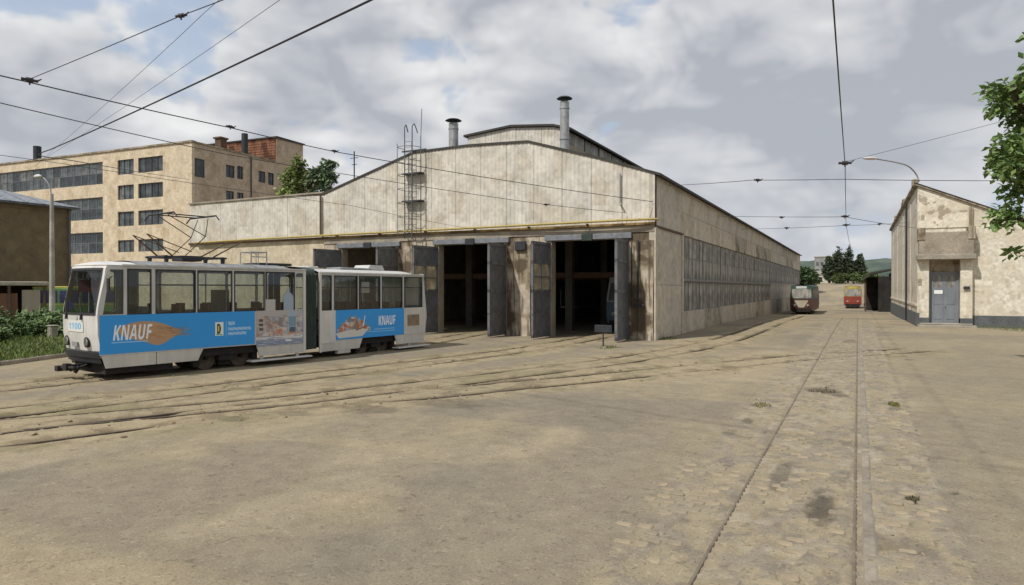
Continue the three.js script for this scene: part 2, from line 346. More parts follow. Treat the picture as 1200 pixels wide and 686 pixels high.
function groundAt(x, z) {
  let h = terrain(x, z);
  const near = z > -70 && x > -32 && x < 14;
  let c = [0.36, 0.295, 0.192];
  const n1 = fbm(x * 0.11 + 5, z * 0.11, 4, 201), n2 = fbm(x * 0.5, z * 0.22, 4, 207);
  c = mix3(c, [0.275, 0.235, 0.17], sstep(0.43, 0.58, n1 * 0.5 + n2 * 0.5) * 0.85);
  c = mix3(c, [0.225, 0.195, 0.15], sstep(0.55, 0.66, fbm(x * 0.16 + 31, z * 0.42, 4, 217)) * 0.55);      // worn asphalt under the dust
  c = mix3(c, [0.44, 0.36, 0.24], sstep(0.55, 0.68, fbm(x * 0.35 + 11, z * 0.2, 4, 213)) * 0.6); // blown sand
  if (!near) { const k = 0.92 + 0.16 * fbm(x * 0.6, z * 0.6, 3, 221); return [h, c[0] * k, c[1] * k, c[2] * k]; }
  const n3 = fbm(x * 3.1, z * 2.3, 4, 225), n4 = fbm(x * 9, z * 7, 3, 229);
  h += (n3 - 0.5) * 0.006;
  const [rd, ti] = railDist(x, z);
  // sandy yard round the left-hand tracks
  const sandy = sstep(1.6, 0.2, rd) * (ti > 0 ? 1 : 0);
  if (sandy > 0) {
    c = mix3(c, [0.41, 0.33, 0.20], sandy * 0.7);
    const brown = sstep(0.54, 0.66, n3) * sandy; c = mix3(c, [0.19, 0.145, 0.085], brown * 0.55); h += brown * 0.006 + (n4 - 0.5) * 0.014 * sandy;
  }
  // broken setts and worn concrete along the straight track
  const edge = (fbm(x * 1.2, z * 0.9, 3, 241) - 0.5) * 0.5;
  const bed = Math.min(sstep(-2.15 + edge, -1.85 + edge, x), sstep(0.98, 0.84, x + edge * 0.12)) * (z > -60 ? 1 : 0);
  if (bed > 0) {
    const set = fbm(x * 5.2, z * 3.4, 3, 245), st = sstep(0.50, 0.62, set);
    c = mix3(c, mix3([0.375, 0.31, 0.205], [0.32, 0.272, 0.205], st), bed * 0.8);
    c = mix3(c, [0.20, 0.175, 0.14], bed * sstep(0.60, 0.68, fbm(x * 7, z * 5, 3, 251)) * 0.55);
    c = mix3(c, [0.44, 0.38, 0.285], bed * sstep(0.63, 0.70, fbm(x * 4.2, z * 2.6, 3, 257)) * 0.6);
    h += bed * ((set - 0.5) * 0.05 + (n4 - 0.5) * 0.018);
  }
  if (x > 0.84 && x < 1.06 && z > -40) { h -= 0.02 * sstep(0.1, 0.02, Math.abs(x - 0.93 - edge * 0.12)); c = mix3(c, [0.25, 0.22, 0.165], 0.35 * sstep(0.1, 0.0, Math.abs(x - 0.93 - edge * 0.12))); }
  if (x > 1.0) c = mix3(c, [0.32, 0.272, 0.178], 0.55 * sstep(1.0, 1.3, x) * sstep(-45, -35, z));
  // ruts that the flanges keep open
  if (rd < 0.44) {
    const rag = ti === 0 ? 0.05 : 0.07 + 0.20 * fbm(x * 2.2, z * 2.2, 3, 261), deep = ti === 0 ? 0.006 : 0.035 + 0.04 * sstep(0.4, 0.65, fbm(x * 0.5, z * 0.5, 3, 265));
    const open = ti === 0 ? 1 : 1 - 0.75 * sstep(0.42, 0.58, fbm(x * 0.42 + ti * 9, z * 0.3, 3, 267));
    const r = sstep(rag + 0.07, rag * 0.4, rd) * open; h -= deep * r; if (rd < 0.085 && ti === 0) h = Math.min(h, terrain(x, z) - (rd < 0.05 ? 0.022 : 0.004));
    c = mix3(c, ti === 0 ? [0.29, 0.24, 0.17] : [0.105, 0.078, 0.047], r * (ti === 0 ? 0.35 : 0.95));
    if (ti > 0) h += 0.01 * sstep(0.44, 0.32, rd) * sstep(0.2, 0.3, rd) * n3 * 2; // thrown-up dirt beside the rail
  }
  for (const [sx, sz, rx, rz, k] of stains) {
    const q = ((x - sx) / rx) ** 2 + ((z - sz) / rz) ** 2; if (q > 5) continue;
    const m = sstep(1.5, 0.35, q + (n4 - 0.5) * 1.6 + (n3 - 0.5) * 1.4) * k; c = mix3(c, [0.075, 0.062, 0.045], m * 0.85); h -= m * 0.02;
  }
  const k = 0.94 + 0.12 * n4; c = [c[0] * k, c[1] * k, c[2] * k];
  // patches of thin weeds on the sand
  const green = sstep(0.60, 0.70, fbm(x * 0.9 + 40, z * 0.7, 4, 271)) * (sandy * 0.9 + (Math.abs(x - 0.66) < 0.12 && z < -14 && z > -17.5 ? 0.9 : 0));
  c = mix3(c, [0.15, 0.15, 0.05], green * 0.35);
  return [h, ...c];
}
function ticks(list) { const out = []; for (const [a, b, st] of list) { const n = Math.max(1, Math.round(Math.abs(b - a) / st)); for (let i = 0; i < n; i++) out.push(a + (b - a) * i / n); } out.push(list.at(-1)[1]); return out; }
{
  const xs = ticks([[-900, -200, 70], [-200, -60, 14], [-60, -24, 1.2], [-24, -20, 0.25], [-20, -2.7, 0.085], [-2.7, 1.5, 0.035], [1.5, 6, 0.12], [6, 14, 0.5], [14, 60, 4], [60, 200, 14], [200, 900, 70]]);
  const zs = ticks([[40, 4, 3], [4, 0, 0.5], [0, -4, 0.2], [-4, -14, 0.05], [-14, -24, 0.08], [-24, -40, 0.14], [-40, -70, 0.5], [-70, -180, 1.5], [-180, -300, 10], [-300, -1500, 60]]);
  const nx = xs.length, nz = zs.length, pos = new Float32Array(nx * nz * 3), colr = new Float32Array(nx * nz * 3), uv = new Float32Array(nx * nz * 2), idx = new Uint32Array((nx - 1) * (nz - 1) * 6);
  let k = 0, m = 0;
  for (let j = 0; j < nz; j++) for (let i = 0; i < nx; i++, k++) {
    const [h, r, g, b] = groundAt(xs[i], zs[j]);
    pos.set([xs[i], h, zs[j]], k * 3); colr.set([r, g, b], k * 3); uv.set([xs[i], zs[j]], k * 2);
    if (i && j) { const a = (j - 1) * nx + i - 1, d = k; idx.set([a, a + 1, d, a, d, d - 1], m); m += 6; }
  }
  const g = new THREE.BufferGeometry();
  g.setAttribute('position', new THREE.BufferAttribute(pos, 3)); g.setAttribute('color', new THREE.BufferAttribute(colr, 3)); g.setAttribute('uv', new THREE.BufferAttribute(uv, 2)); g.setIndex(new THREE.BufferAttribute(idx, 1)); g.computeVertexNormals();
  if (g.attributes.normal.getY(0) < 0) { for (let i = 0; i < idx.length; i += 3) { const t = idx[i]; idx[i] = idx[i + 1]; idx[i + 1] = t; } g.computeVertexNormals(); }
  solo('ground', 'dusty sand-coloured yard of worn asphalt', '', g, new THREE.MeshStandardMaterial({ vertexColors: true, map: gritT, bumpMap: gritB, bumpScale: 0.007, roughness: 0.97 }), { kind: 'structure' });
}
// rails
tracks.forEach((t, ti) => {
  const o = thing('tram_track', t.label, 'track', { kind: 'structure' });
  for (const r of railLines.filter((q) => q.ti === ti)) {
    const pos = [], idx = [], w = ti === 0 ? 0.015 : 0.024, L = r.line;
    L.forEach(([x, z], i) => {
      const a = L[Math.max(0, i - 1)], b = L[Math.min(L.length - 1, i + 1)], dx = b[0] - a[0], dz = b[1] - a[1], l = Math.hypot(dx, dz), px = -dz / l, pz = dx / l;
      const y = terrain(x, z) + (ti === 0 ? -0.002 : -0.012);
      for (const [o2, dy] of [[-w - 0.004, -0.09], [-w, -0.006], [-w + 0.008, 0], [w - 0.008, 0], [w, -0.006], [w + 0.004, -0.09]]) pos.push(x + px * o2, y + dy, z + pz * o2);
      if (i) for (let q = 0; q < 5; q++) { const A = (i - 1) * 6 + q, B = i * 6 + q; idx.push(A, B, A + 1, A + 1, B, B + 1); }
    });
    const g = new THREE.BufferGeometry(); g.setAttribute('position', new THREE.Float32BufferAttribute(pos, 3)); g.setIndex(idx);
    part(o, 'rail', uvm(g.toNonIndexed()), ti === 0 ? MT.railDusty : MT.railIron);
  }
  // worn concrete edging beside the straight track's inner rail
  if (ti === 0) {
    const g = grid(6, 300, (u, v) => { const z = 3 - v * 43, x = 0.03 + u * (0.12 + 0.05 * fbm(0, z * 0.7, 3, 301)) ; return [x, 0.004 + 0.012 * (fbm(x * 6, z * 3, 3, 305) - 0.42) + (u === 0 || u === 1 ? -0.03 : 0), z]; });
    part(o, 'concrete_edging', uvm(g), MT.railWorn);
  }
});
// worn setts showing through the dust of the straight track
{
  const o = scene.children.find((c) => c.name === 'tram_track'), R = rng(404);
  const shapes = [[0.085, 0.06], [0.075, 0.07], [0.095, 0.055], [0.07, 0.055]].map(([w, d]) => { const sh2 = new THREE.Shape(), n = 9; for (let i = 0; i < n; i++) { const a = i / n * 6.283, q = 0.86 + R() * 0.2, cx = Math.sign(Math.cos(a)) * Math.pow(Math.abs(Math.cos(a)), 0.55) * w * q, cy = Math.sign(Math.sin(a)) * Math.pow(Math.abs(Math.sin(a)), 0.55) * d * q; i ? sh2.lineTo(cx, cy) : sh2.moveTo(cx, cy); } const g = new THREE.ExtrudeGeometry(sh2, { depth: 0.03, bevelEnabled: true, bevelThickness: 0.012, bevelSize: 0.014, bevelOffset: -0.014, bevelSegments: 1 }); g.rotateX(-Math.PI / 2); return uvm(g); });
  const ms = [[0.36, 0.30, 0.21], [0.325, 0.275, 0.20], [0.39, 0.325, 0.225], [0.30, 0.258, 0.195]].map((c) => mat(c, { map: concT, roughness: 0.92 }));
  let made = 0;
  for (let z = -4.6; z > -16; z -= 0.155) for (let x = -2.0; x < 0.88; x += 0.2) {
    if (made >= 290) break;
    const px = x + (R() - 0.5) * 0.05 + (Math.round(z / 0.155) % 2) * 0.1, pz = z + (R() - 0.5) * 0.03;
    if (fbm(px * 1.1, pz * 0.8, 3, 511) < 0.555 || R() < 0.3 || railDist(px, pz)[0] < 0.13 || px > 0.86 || (px > -0.02 && px < 0.3)) continue;
    const m = part(o, 'sett', shapes[Math.floor(R() * 4)], ms[Math.floor(R() * 4)]); m.position.set(px, groundAt(px, pz)[0] - 0.036 + R() * 0.008, pz); m.rotation.y = (R() - 0.5) * 0.35; m.rotation.x = (R() - 0.5) * 0.04; made++;
  }
}
// loose stones and clods on the yard
{
  const R = rng(77), g = new THREE.IcosahedronGeometry(1, 1), p = g.attributes.position;
  for (let i = 0; i < p.count; i++) { const k = 0.75 + 0.5 * noise3(p.getX(i) * 2, p.getY(i) * 2, p.getZ(i) * 2, 5); p.setXYZ(i, p.getX(i) * k, p.getY(i) * k * 0.6, p.getZ(i) * k); }
  g.computeVertexNormals();
  const N = 3400, im = new THREE.InstancedMesh(g, mat([0.33, 0.275, 0.19], { map: concT, roughness: 0.95 }), N), m4 = new THREE.Matrix4(), q = new THREE.Quaternion();
  for (let i = 0; i < N; i++) {
    let x, z;
    if (i < 2200) { const r = railLines[2 + Math.floor(R() * 8)], s = r.line[Math.floor(R() * r.line.length)]; x = s[0] + (R() + R() - 1) * 0.9; z = s[1] + (R() + R() - 1) * 0.9; }
    else { x = -2.2 + R() * 3.2; z = -4.5 - Math.pow(R(), 1.4) * 25; }
    const sz = i < 2200 ? 0.008 + Math.pow(R(), 5) * 0.034 : 0.004 + Math.pow(R(), 6) * 0.016; q.setFromEuler(new THREE.Euler(R() * 0.5, R() * 6.3, R() * 0.5));
    m4.compose(V(x, groundAt(x, z)[0] + sz * 0.25, z), q, V(sz * (0.7 + R()), sz, sz * (0.7 + R()))); im.setMatrixAt(i, m4);
    const t = 0.7 + R() * 0.6; im.setColorAt(i, col(t, t * (0.95 + R() * 0.06), t * (0.9 + R() * 0.1)));
  }
  im.name = 'gravel'; im.userData = { kind: 'stuff', label: 'loose stones and clods scattered along the rails', category: 'gravel' }; im.castShadow = im.receiveShadow = true; scene.add(im);
}

// ================================================================ TRAM HALL
const FZ = -30.4, SX = -8.3, BZ = -117;           // facade plane, long side plane, back
const roofPts = [[-28.11, 7.95], [-21.67, 9.80], [-18.2, 9.84], [-14.7, 9.70], [-11.06, 8.58], [SX, 7.64]];
const yAt = (pts, x) => { for (let i = 1; i < pts.length; i++) if (x <= pts[i][0]) { const [a, b] = [pts[i - 1], pts[i]]; return mix(a[1], b[1], clamp((x - a[0]) / (b[0] - a[0]))); } return pts.at(-1)[1]; };
const roofY = (x) => yAt(roofPts, x);
// ribbed sheet: vertical ribs every 0.25 m, from y0 up to a roofline
function ribbed(x0, x1, y0, top, z, pitch = 0.22, depth = 0.013) {
  const xs = []; for (let x = x0; x < x1 - 1e-6; x += pitch) for (const [a, d] of [[0, 0], [0.34, 0], [0.48, 1], [0.86, 1]]) if (x + a * pitch < x1) xs.push([x + a * pitch, d]);
  xs.push([x1, 0]);
  const pos = [], idx = [];
  xs.forEach(([x, d], i) => { const t = top(x); pos.push(x, y0, z + d * depth, x, t, z + d * depth); if (i) { const a = i * 2 - 2; idx.push(a, a + 2, a + 3, a, a + 3, a + 1); } });
  const g = new THREE.BufferGeometry(); g.setAttribute('position', new THREE.Float32BufferAttribute(pos, 3)); g.setIndex(idx); const q = g.toNonIndexed(); q.computeVertexNormals(); return uvm(q);
}
const gates = [[-26.8, -22.8], [-20.1, -16.0], [-13.5, -9.6]];
const hall = thing('tram_hall', 'long pale tram hall with ribbed gable front and three open gates', 'building', { pos: [0, 0, 0] });
{
  const R = rng(5);
  // lower front wall, pierced by the gates
  part(hall, 'front_wall', uvm(slab(rect(-28.11, SX, -0.6, 5.3), FZ - 0.4, 0.4, gates.map(([a, b]) => rect(a, b, -0.55, 4.72)))), MT.gateWall, 'stained plaster wall between the gates');
  // projecting piers between the gates
  for (const [a, b] of [[-28.1, -27.35], [-22.35, -21.75], [-15.45, -14.55], [-9.05, -8.32]]) part(hall, 'pier', uvm(cbx(a, b, -0.6, 4.62, FZ - 0.05, FZ + 0.10, 0.02)), MT.gateWall);
  part(hall, 'gable_backing', uvm(slab([...roofPts.map(([x, y]) => [x, y - 0.04]), [SX, 5.3], [-28.11, 5.3]], FZ - 0.35, 0.33)), MT.backing);
  const nP = 13, w = (SX + 28.11) / nP;
  for (let i = 0; i < nP; i++) part(hall, 'cladding_panel', ribbed(-28.11 + i * w + 0.008, -28.11 + (i + 1) * w - 0.008, 5.44, (x) => roofY(x) - 0.02, FZ + 0.004 + (i % 2) * 0.004), MT.clad[Math.floor(R() * 4)]);
  part(hall, 'corner_trim', uvm(bx(SX - 0.07, SX + 0.03, 5.44, 7.56, FZ - 0.03, FZ + 0.055)), MT.clad[1]);
  part(hall, 'ledge', uvm(cbx(-28.1, SX + 0.05, 5.30, 5.43, FZ - 0.02, FZ + 0.14, 0.02)), MT.ochre, 'rusty brown ledge above the gates');
  part(hall, 'gas_pipe', uvm(M(tube([[-39.2, 5.4, FZ + 0.24], [-34, 5.46, FZ + 0.25], [-28, 5.5, FZ + 0.25], [-20, 5.52, FZ + 0.25], [-8.2, 5.54, FZ + 0.25], [-8.12, 5.54, FZ + 0.1]], 0.055, 60, 8))), MT.yellow, 'long yellow gas pipe');
  for (let x = -27; x < -8.4; x += 3.1) part(hall, 'pipe_bracket', bx(x - 0.03, x + 0.03, 5.4, 5.47, FZ + 0.0, FZ + 0.27), MT.rust);
  // gate frames
  gates.forEach(([a, b], gi) => {
    part(hall, 'lintel', uvm(M(cbx(a - 0.25, b + 0.25, 4.72, 4.99, FZ - 0.05, FZ + 0.14, 0.02))), MT.lintelBlue, 'grey blue steel beam over a gate');
    part(hall, 'lintel_box', uvm(cbx((a + b) / 2 - 0.25, (a + b) / 2 + 0.3, 4.66, 5.0, FZ - 0.02, FZ + 0.2, 0.02)), gi === 2 ? MT.bellows : MT.darkSteel);
    for (const x of [a, b]) part(hall, 'jamb', uvm(bx(x - 0.09, x + 0.09, -0.3, 4.72, FZ - 0.45, FZ + 0.04)), gi === 2 && x === b ? MT.greySteel : MT.backing);
    [[a, 1], [b, -1]].forEach(([hx, dir], li) => {
      // each leaf stands open, square to the wall
      const L = 1.88, leaf = new THREE.Group(); leaf.name = 'gate_leaf'; hall.add(leaf);
      leaf.position.set(hx - dir * 0.02, 0, FZ + 0.06);
      leaf.rotation.y = -Math.PI / 2 + (li === 0 ? [-0.16, -0.12, -0.03] : [0.05, 0.04, 0.05])[gi]; // local +x runs out into the yard
      const m = MT.leafGrey, t = 0.06;
      const fr = M(bx(0, 0.1, 0.06, 4.62, -t, t), bx(L - 0.1, L, 0.06, 4.62, -t, t), bx(0, L, 0.06, 0.2, -t, t), bx(0, L, 2.2, 2.34, -t, t), bx(0, L, 3.56, 3.7, -t, t), bx(0, L, 4.48, 4.62, -t, t), bx(0, L, 1.1, 1.2, -t * 0.9, t * 0.9));
      part(leaf, 'leaf_frame', uvm(fr), MT.leafGrey);
      const win = li === 0;
      const n = 7, pw = (L - 0.2) / n;
      for (let k = 0; k < n; k++) {
        const x0 = 0.1 + k * pw + 0.006, x1 = 0.1 + (k + 1) * pw - 0.006, j = (R() - 0.5) * 0.012;
        if (win) { part(leaf, 'board', uvm(bx(x0, x1, 0.2, 2.2, -0.02 + j, 0.02 + j)), m); part(leaf, 'board', uvm(bx(x0, x1, 3.7, 4.48, -0.02 + j, 0.02 + j)), m); }
        else part(leaf, 'board', uvm(bx(x0, x1, 0.2, 4.48, -0.02 + j, 0.02 + j)), m);
      }
      if (win) {
        part(leaf, 'glazing_bar', M(bx(L / 2 - 0.03, L / 2 + 0.03, 2.34, 3.56, -0.03, 0.03), bx(0.1, L - 0.1, 2.92, 2.98, -0.03, 0.03)), MT.leafGrey);
        for (const [x0, x1] of [[0.1, L / 2 - 0.03], [L / 2 + 0.03, L - 0.1]]) for (const [y0, y1] of [[2.34, 2.92], [2.98, 3.56]]) part(leaf, 'pane', bx(x0, x1, y0, y1, -0.004, 0.004), MT.dustyGlass);
      }
    });
  });
  // pipes, box and valves fixed to the front
  part(hall, 'wall_box', uvm(cbx(-15.35, -14.75, 4.3, 4.75, FZ + 0.1, FZ + 0.25)), MT.darkSteel, 'small dark box beside a gate');
  part(hall, 'wall_pipe', uvm(M(rod([-9.0, 1.75, FZ + 0.2], [-9.0, 4.6, FZ + 0.2], 0.04), rod([-9.32, 2.0, FZ + 0.15], [-9.32, 4.55, FZ + 0.15], 0.03))), MT.darkSteel, 'dark iron standpipe by the last gate');
  part(hall, 'valve', uvm(M(rod([-9.3, 1.6, FZ + 0.3], [-8.7, 1.62, FZ + 0.3], 0.05), rod([-9.25, 1.5, FZ + 0.3], [-9.25, 1.85, FZ + 0.3], 0.05), rod([-8.8, 1.5, FZ + 0.3], [-8.78, 1.8, FZ + 0.3], 0.045))), MT.darkSteel, 'old iron valve on the wall');
  part(hall, 'downpipe', uvm(M(rod([-9.9, 6.35, FZ + 0.1], [-9.9, 7.75, FZ + 0.1], 0.04), rod([-9.9, 6.35, FZ + 0.1], [-9.78, 6.25, FZ + 0.25], 0.05))), MT.galv);
  // caged ladder up the gable
  const lad = part(hall, 'ladder', M(rod([-22.1, 5.1, FZ + 0.25], [-22.1, 11.2, FZ + 0.25], 0.03), rod([-21.6, 5.1, FZ + 0.25], [-21.6, 11.2, FZ + 0.25], 0.03), rod([-22.15, 5.1, FZ + 0.85], [-22.15, 10.2, FZ + 0.85], 0.02), rod([-21.2, 5.1, FZ + 0.85], [-21.2, 10.2, FZ + 0.85], 0.02), rod([-21.0, 5.1, FZ + 0.3], [-21.0, 10.6, FZ + 0.3], 0.025),
    tube([[-22.1, 11.2, FZ + 0.25], [-22.2, 11.4, FZ], [-22.35, 11.1, FZ - 0.4]], 0.03, 10), tube([[-21.6, 11.2, FZ + 0.25], [-21.65, 11.4, FZ], [-21.7, 11.0, FZ - 0.4]], 0.03, 10), rod([-21.0, 10.4, FZ + 0.3], [-21.0, 12.1, FZ + 0.2], 0.02), rod([-22.6, 10.0, FZ - 0.2], [-21.0, 10.0, FZ - 0.2], 0.05)), MT.greySteel, 'grey steel ladder in a cage');
  for (let y = 5.3; y < 10.6; y += 0.3) part(lad, 'rung', rod([-22.1, y, FZ + 0.25], [-21.6, y, FZ + 0.25], 0.014, 0.014, 5), MT.greySteel);
  for (let y = 5.5; y < 10.2; y += 0.75) part(lad, 'cage_hoop', M(tube([[-22.1, y, FZ + 0.25], [-22.2, y, FZ + 0.6], [-22.0, y, FZ + 0.95], [-21.4, y, FZ + 0.98], [-21.1, y, FZ + 0.7], [-21.0, y, FZ + 0.3]], 0.018, 16, 5)), MT.greySteel);
  for (const y of [7.1, 8.6]) part(lad, 'bracket', bx(-22.2, -20.95, y, y + 0.07, FZ + 0.02, FZ + 0.4), MT.darkSteel);

  // ---- long side: bays of panels and two bands of steel windows
  part(hall, 'side_backing', uvm(bx(SX - 0.42, SX - 0.24, -1.2, 7.6, BZ, FZ - 0.4)), MT.backing);
  const bay = 5.78, z0 = FZ - 5.55;
  const cornerPanels = [[-0.6, 2.55], [2.565, 5.2], [5.215, 7.6]];
  for (const [a, b] of cornerPanels) part(hall, 'wall_panel', uvm(bx(SX - 0.24, SX, a, b, z0 + 0.01, FZ + 0.02)), MT.sidePanel[b < 5 ? 2 : 0]);
  part(hall, 'side_ledge', uvm(M(bx(SX - 0.02, SX + 0.07, 5.2, 5.3, z0, FZ + 0.02))), MT.rust);
  for (const z of [z0 + 0.12, FZ - 0.15]) part(hall, 'pilaster', uvm(bx(SX - 0.02, SX + 0.07, -0.6, 5.2, z - 0.18, z + 0.18)), MT.sidePanel[2]);
  const mods = [];
  for (let b = 0; z0 - b * bay > BZ + 1; b++) {
    const za = z0 - b * bay, zb = Math.max(BZ, za - bay);
    part(hall, 'wall_panel', uvm(bx(SX - 0.24, SX - (R() * 0.012), 5.24, 6.4, zb + 0.012, za - 0.012)), MT.sidePanel[Math.floor(R() * 3)]);
    part(hall, 'wall_panel', uvm(bx(SX - 0.24, SX - (R() * 0.012), 6.415, 7.6, zb + 0.012, za - 0.012)), MT.sidePanel[Math.floor(R() * 3)]);
    part(hall, 'plinth_panel', uvm(bx(SX - 0.24, SX + 0.01 - R() * 0.012, -1.3, 1.14, zb + 0.012, za - 0.012)), MT.plinth[R() < 0.6 ? 0 : 1]);
    part(hall, 'sill', uvm(bx(SX - 0.2, SX + 0.03, 2.78, 2.92, zb, za)), b > 6 ? MT.sidePanel[0] : MT.sash);
    if (b >= 7) part(hall, 'wall_panel', uvm(bx(SX - 0.24, SX - 0.004, 1.16, 2.77, zb + 0.012, za - 0.012)), MT.sidePanel[2]);
    for (const [y0, y1, rows, lower] of [[2.92, 5.22, 2, 0], [1.15, 2.78, 1, 1]]) {
      if (lower && b >= 7) continue;
      const win = new THREE.Group(); win.name = 'window'; hall.add(win);
      const nc = 6, cw = (za - zb) / nc, rh = (y1 - y0) / rows, bars = [];
      for (let c = 0; c <= nc; c++) bars.push(bx(SX - 0.15, SX - 0.088, y0, y1, zb + c * cw - 0.018, zb + c * cw + 0.018));
      for (let r = 0; r <= rows; r++) bars.push(bx(SX - 0.147, SX - 0.09, y0 + r * rh - 0.025, y0 + r * rh + 0.025, zb, za));
      part(win, 'window_frame', uvm(M(bars)), MT.sash);
      for (let c = 0; c < nc; c++) for (let r = 0; r < rows; r++) {
        const q = R(), mm = q > 0.82 && r === 1 ? 3 : Math.floor(q * 3.3) % 3, g = uvm(bx(SX - 0.125, SX - 0.105 + (R() - 0.5) * 0.02, y0 + r * rh + 0.025, y0 + (r + 1) * rh - 0.025, zb + c * cw + 0.018, zb + (c + 1) * cw - 0.018));
        part(win, 'pane', g, MT.grime[mm]);
      }
    }
  }
  part(hall, 'far_wall', uvm(bx(-28.11, SX - 0.01, -1.2, 7.5, BZ - 0.3, BZ - 0.01)), MT.backing);
  part(hall, 'left_wall', uvm(bx(-28.11, -27.85, -0.6, 7.9, BZ, FZ - 0.42)), MT.backing);
  // roof with a dark felt edge
  const rp = roofPts.map(([x, y]) => [x + (x < -28 ? -0.05 : x > -8.4 ? 0.28 : 0), y + (x > -8.4 ? -0.09 : 0)]);
  part(hall, 'roof', uvm(slab([...rp.map(([x, y]) => [x, y + 0.10]), ...rp.slice().reverse().map(([x, y]) => [x, y - 0.02])], BZ - 0.4, FZ - BZ + 0.46)), MT.roofFelt);
  // roof lantern
  const lp = [[-20.4, 11.3], [-17.5, 11.52], [-14.9, 11.28], [-14.05, 11.02]], ly = (x) => yAt(lp, x);
  const lan = new THREE.Group(); lan.name = 'roof_lantern'; hall.add(lan);
  for (let i = 0; i < 4; i++) part(lan, 'cladding_panel', ribbed(-20.4 + i * 1.5875 + 0.006, -20.4 + (i + 1) * 1.5875 - 0.006, 9.2, (x) => ly(x) - 0.03, -34.0 + (i % 2) * 0.004, 0.2), MT.clad[3 - (i % 2)]);
  part(lan, 'wall', uvm(M(bx(-20.38, -20.2, 9.0, 11.25, -112, -34.06), bx(-14.25, -14.1, 8.6, 10.3, -112, -34.06), bx(-20.38, -14.1, 8.6, 10.9, -34.2, -34.06))), MT.backing);
  part(lan, 'lantern_roof', uvm(slab([[-20.6, 11.26], ...lp.slice(1, 3), [-13.85, 10.98], [-13.85, 11.1], [-14.9, 11.4], [-17.5, 11.64], [-20.6, 11.38]], -112.2, 78.35)), MT.roofFelt);
  for (let z = -34.3, k = 0; z > -111; z -= 2.4, k++) {
    part(lan, 'pane', uvm(bx(-14.16, -14.12, 10.32, 10.98, z - 2.32, z)), MT.grime[[0, 1, 3, 1, 2, 0, 3][k % 7]]);
    part(lan, 'post', bx(-14.2, -14.08, 10.3, 11.0, z - 2.4, z - 2.32), MT.darkSteel);
  }
  // vent stacks
  for (const [x, z, r, y0, y1] of [[-13.5, -32.2, 0.235, 9.0, 12.25], [-22.0, -35, 0.29, 9.2, 12.7]]) {
    const v = part(hall, 'vent_stack', uvm(M(rod([x, y0, z], [x, y1 - 0.25, z], r, r, 20), rod([x, y0 + 1.05, z], [x, y0 + 1.13, z], r + 0.03, r + 0.03, 20), rod([x, y1 - 0.62, z], [x, y1 - 0.55, z], r + 0.025, r + 0.025, 20))), MT.galv);
    part(v, 'cap', uvm(M(rod([x, y1 - 0.08, z], [x, y1, z], r * 1.75, r * 1.3, 20), rod([x, y1 - 0.25, z], [x, y1 - 0.08, z], r * 0.7, r * 0.7, 12))), MT.darkSteel);
  }
  part(hall, 'antenna_mast', M(rod([-27.2, 8.2, -32], [-27.2, 10.7, -32], 0.04), rod([-27.5, 10.3, -32], [-26.9, 10.3, -32], 0.02), rod([-27.4, 9.9, -32], [-27.0, 9.9, -32], 0.02)), MT.darkSteel);
  // inside: columns, crane beams, work platforms
  for (let z = -36; z > -80; z -= 6) for (const x of [-21.4, -14.75]) part(hall, 'column', uvm(cbx(x - 0.22, x + 0.22, -0.3, 8.8, z - 0.22, z + 0.22)), MT.soot);
  for (let z = -36; z > -60; z -= 6) part(hall, 'beam', uvm(bx(-27.8, SX - 0.45, 3.0, 3.3, z - 0.12, z + 0.12)), MT.rust);
  part(hall, 'fascia_beam', uvm(bx(-28.09, SX + 0.01, 5.0, 5.298, FZ - 0.01, FZ + 0.05)), MT.canopy, 'dark weathered beam above the gates');
  part(hall, 'work_platform', uvm(M(bx(-16.2, -15.2, 1.2, 1.3, -50, -38), bx(-16.2, -16.15, 1.3, 2.3, -50, -38))), MT.greySteel);
}
// annex on the left of the hall
{
  const R = rng(9), a = thing('depot_annex', 'low pale annex with flat parapet adjoining the tram hall', 'building', { pos: [0, 0, 0] });
  part(a, 'wall', uvm(bx(-40.0, -28.13, -0.6, 5.3, FZ - 0.5, FZ - 0.02)), Pl([0.70, 0.62, 0.48]));
  part(a, 'upper_wall', uvm(bx(-40.0, -28.13, 5.3, 8.0, FZ - 0.5, FZ - 0.05)), MT.backing);
  for (let i = 0; i < 8; i++) part(a, 'cladding_panel', ribbed(-40 + i * 1.485 + 0.006, -40 + (i + 1) * 1.485 - 0.006, 5.4, (x) => 8.02 - 0.14 * sstep(-30.5, -28.2, x), FZ - 0.03 + (i % 2) * 0.004, 0.22, 0.01), MT.clad[Math.floor(R() * 3)]);
  part(a, 'ledge', uvm(bx(-40, -28.13, 5.30, 5.42, FZ - 0.05, FZ + 0.1)), MT.rust);
  part(a, 'coping', uvm(bx(-40.05, -28.2, 8.02, 8.12, FZ - 0.55, FZ + 0.06)), MT.backing);
  part(a, 'left_wall', uvm(bx(-40, -39.6, -0.6, 8.0, -60, FZ - 0.5)), MT.backing);
  part(a, 'flat_roof', uvm(bx(-39.6, -28.2, 7.6, 7.8, -60, FZ - 0.5)), MT.roofFelt);
  part(a, 'drainpipe', rod([-28.3, 5.5, FZ + 0.1], [-28.3, 7.9, FZ + 0.1], 0.06), MT.rust);
}

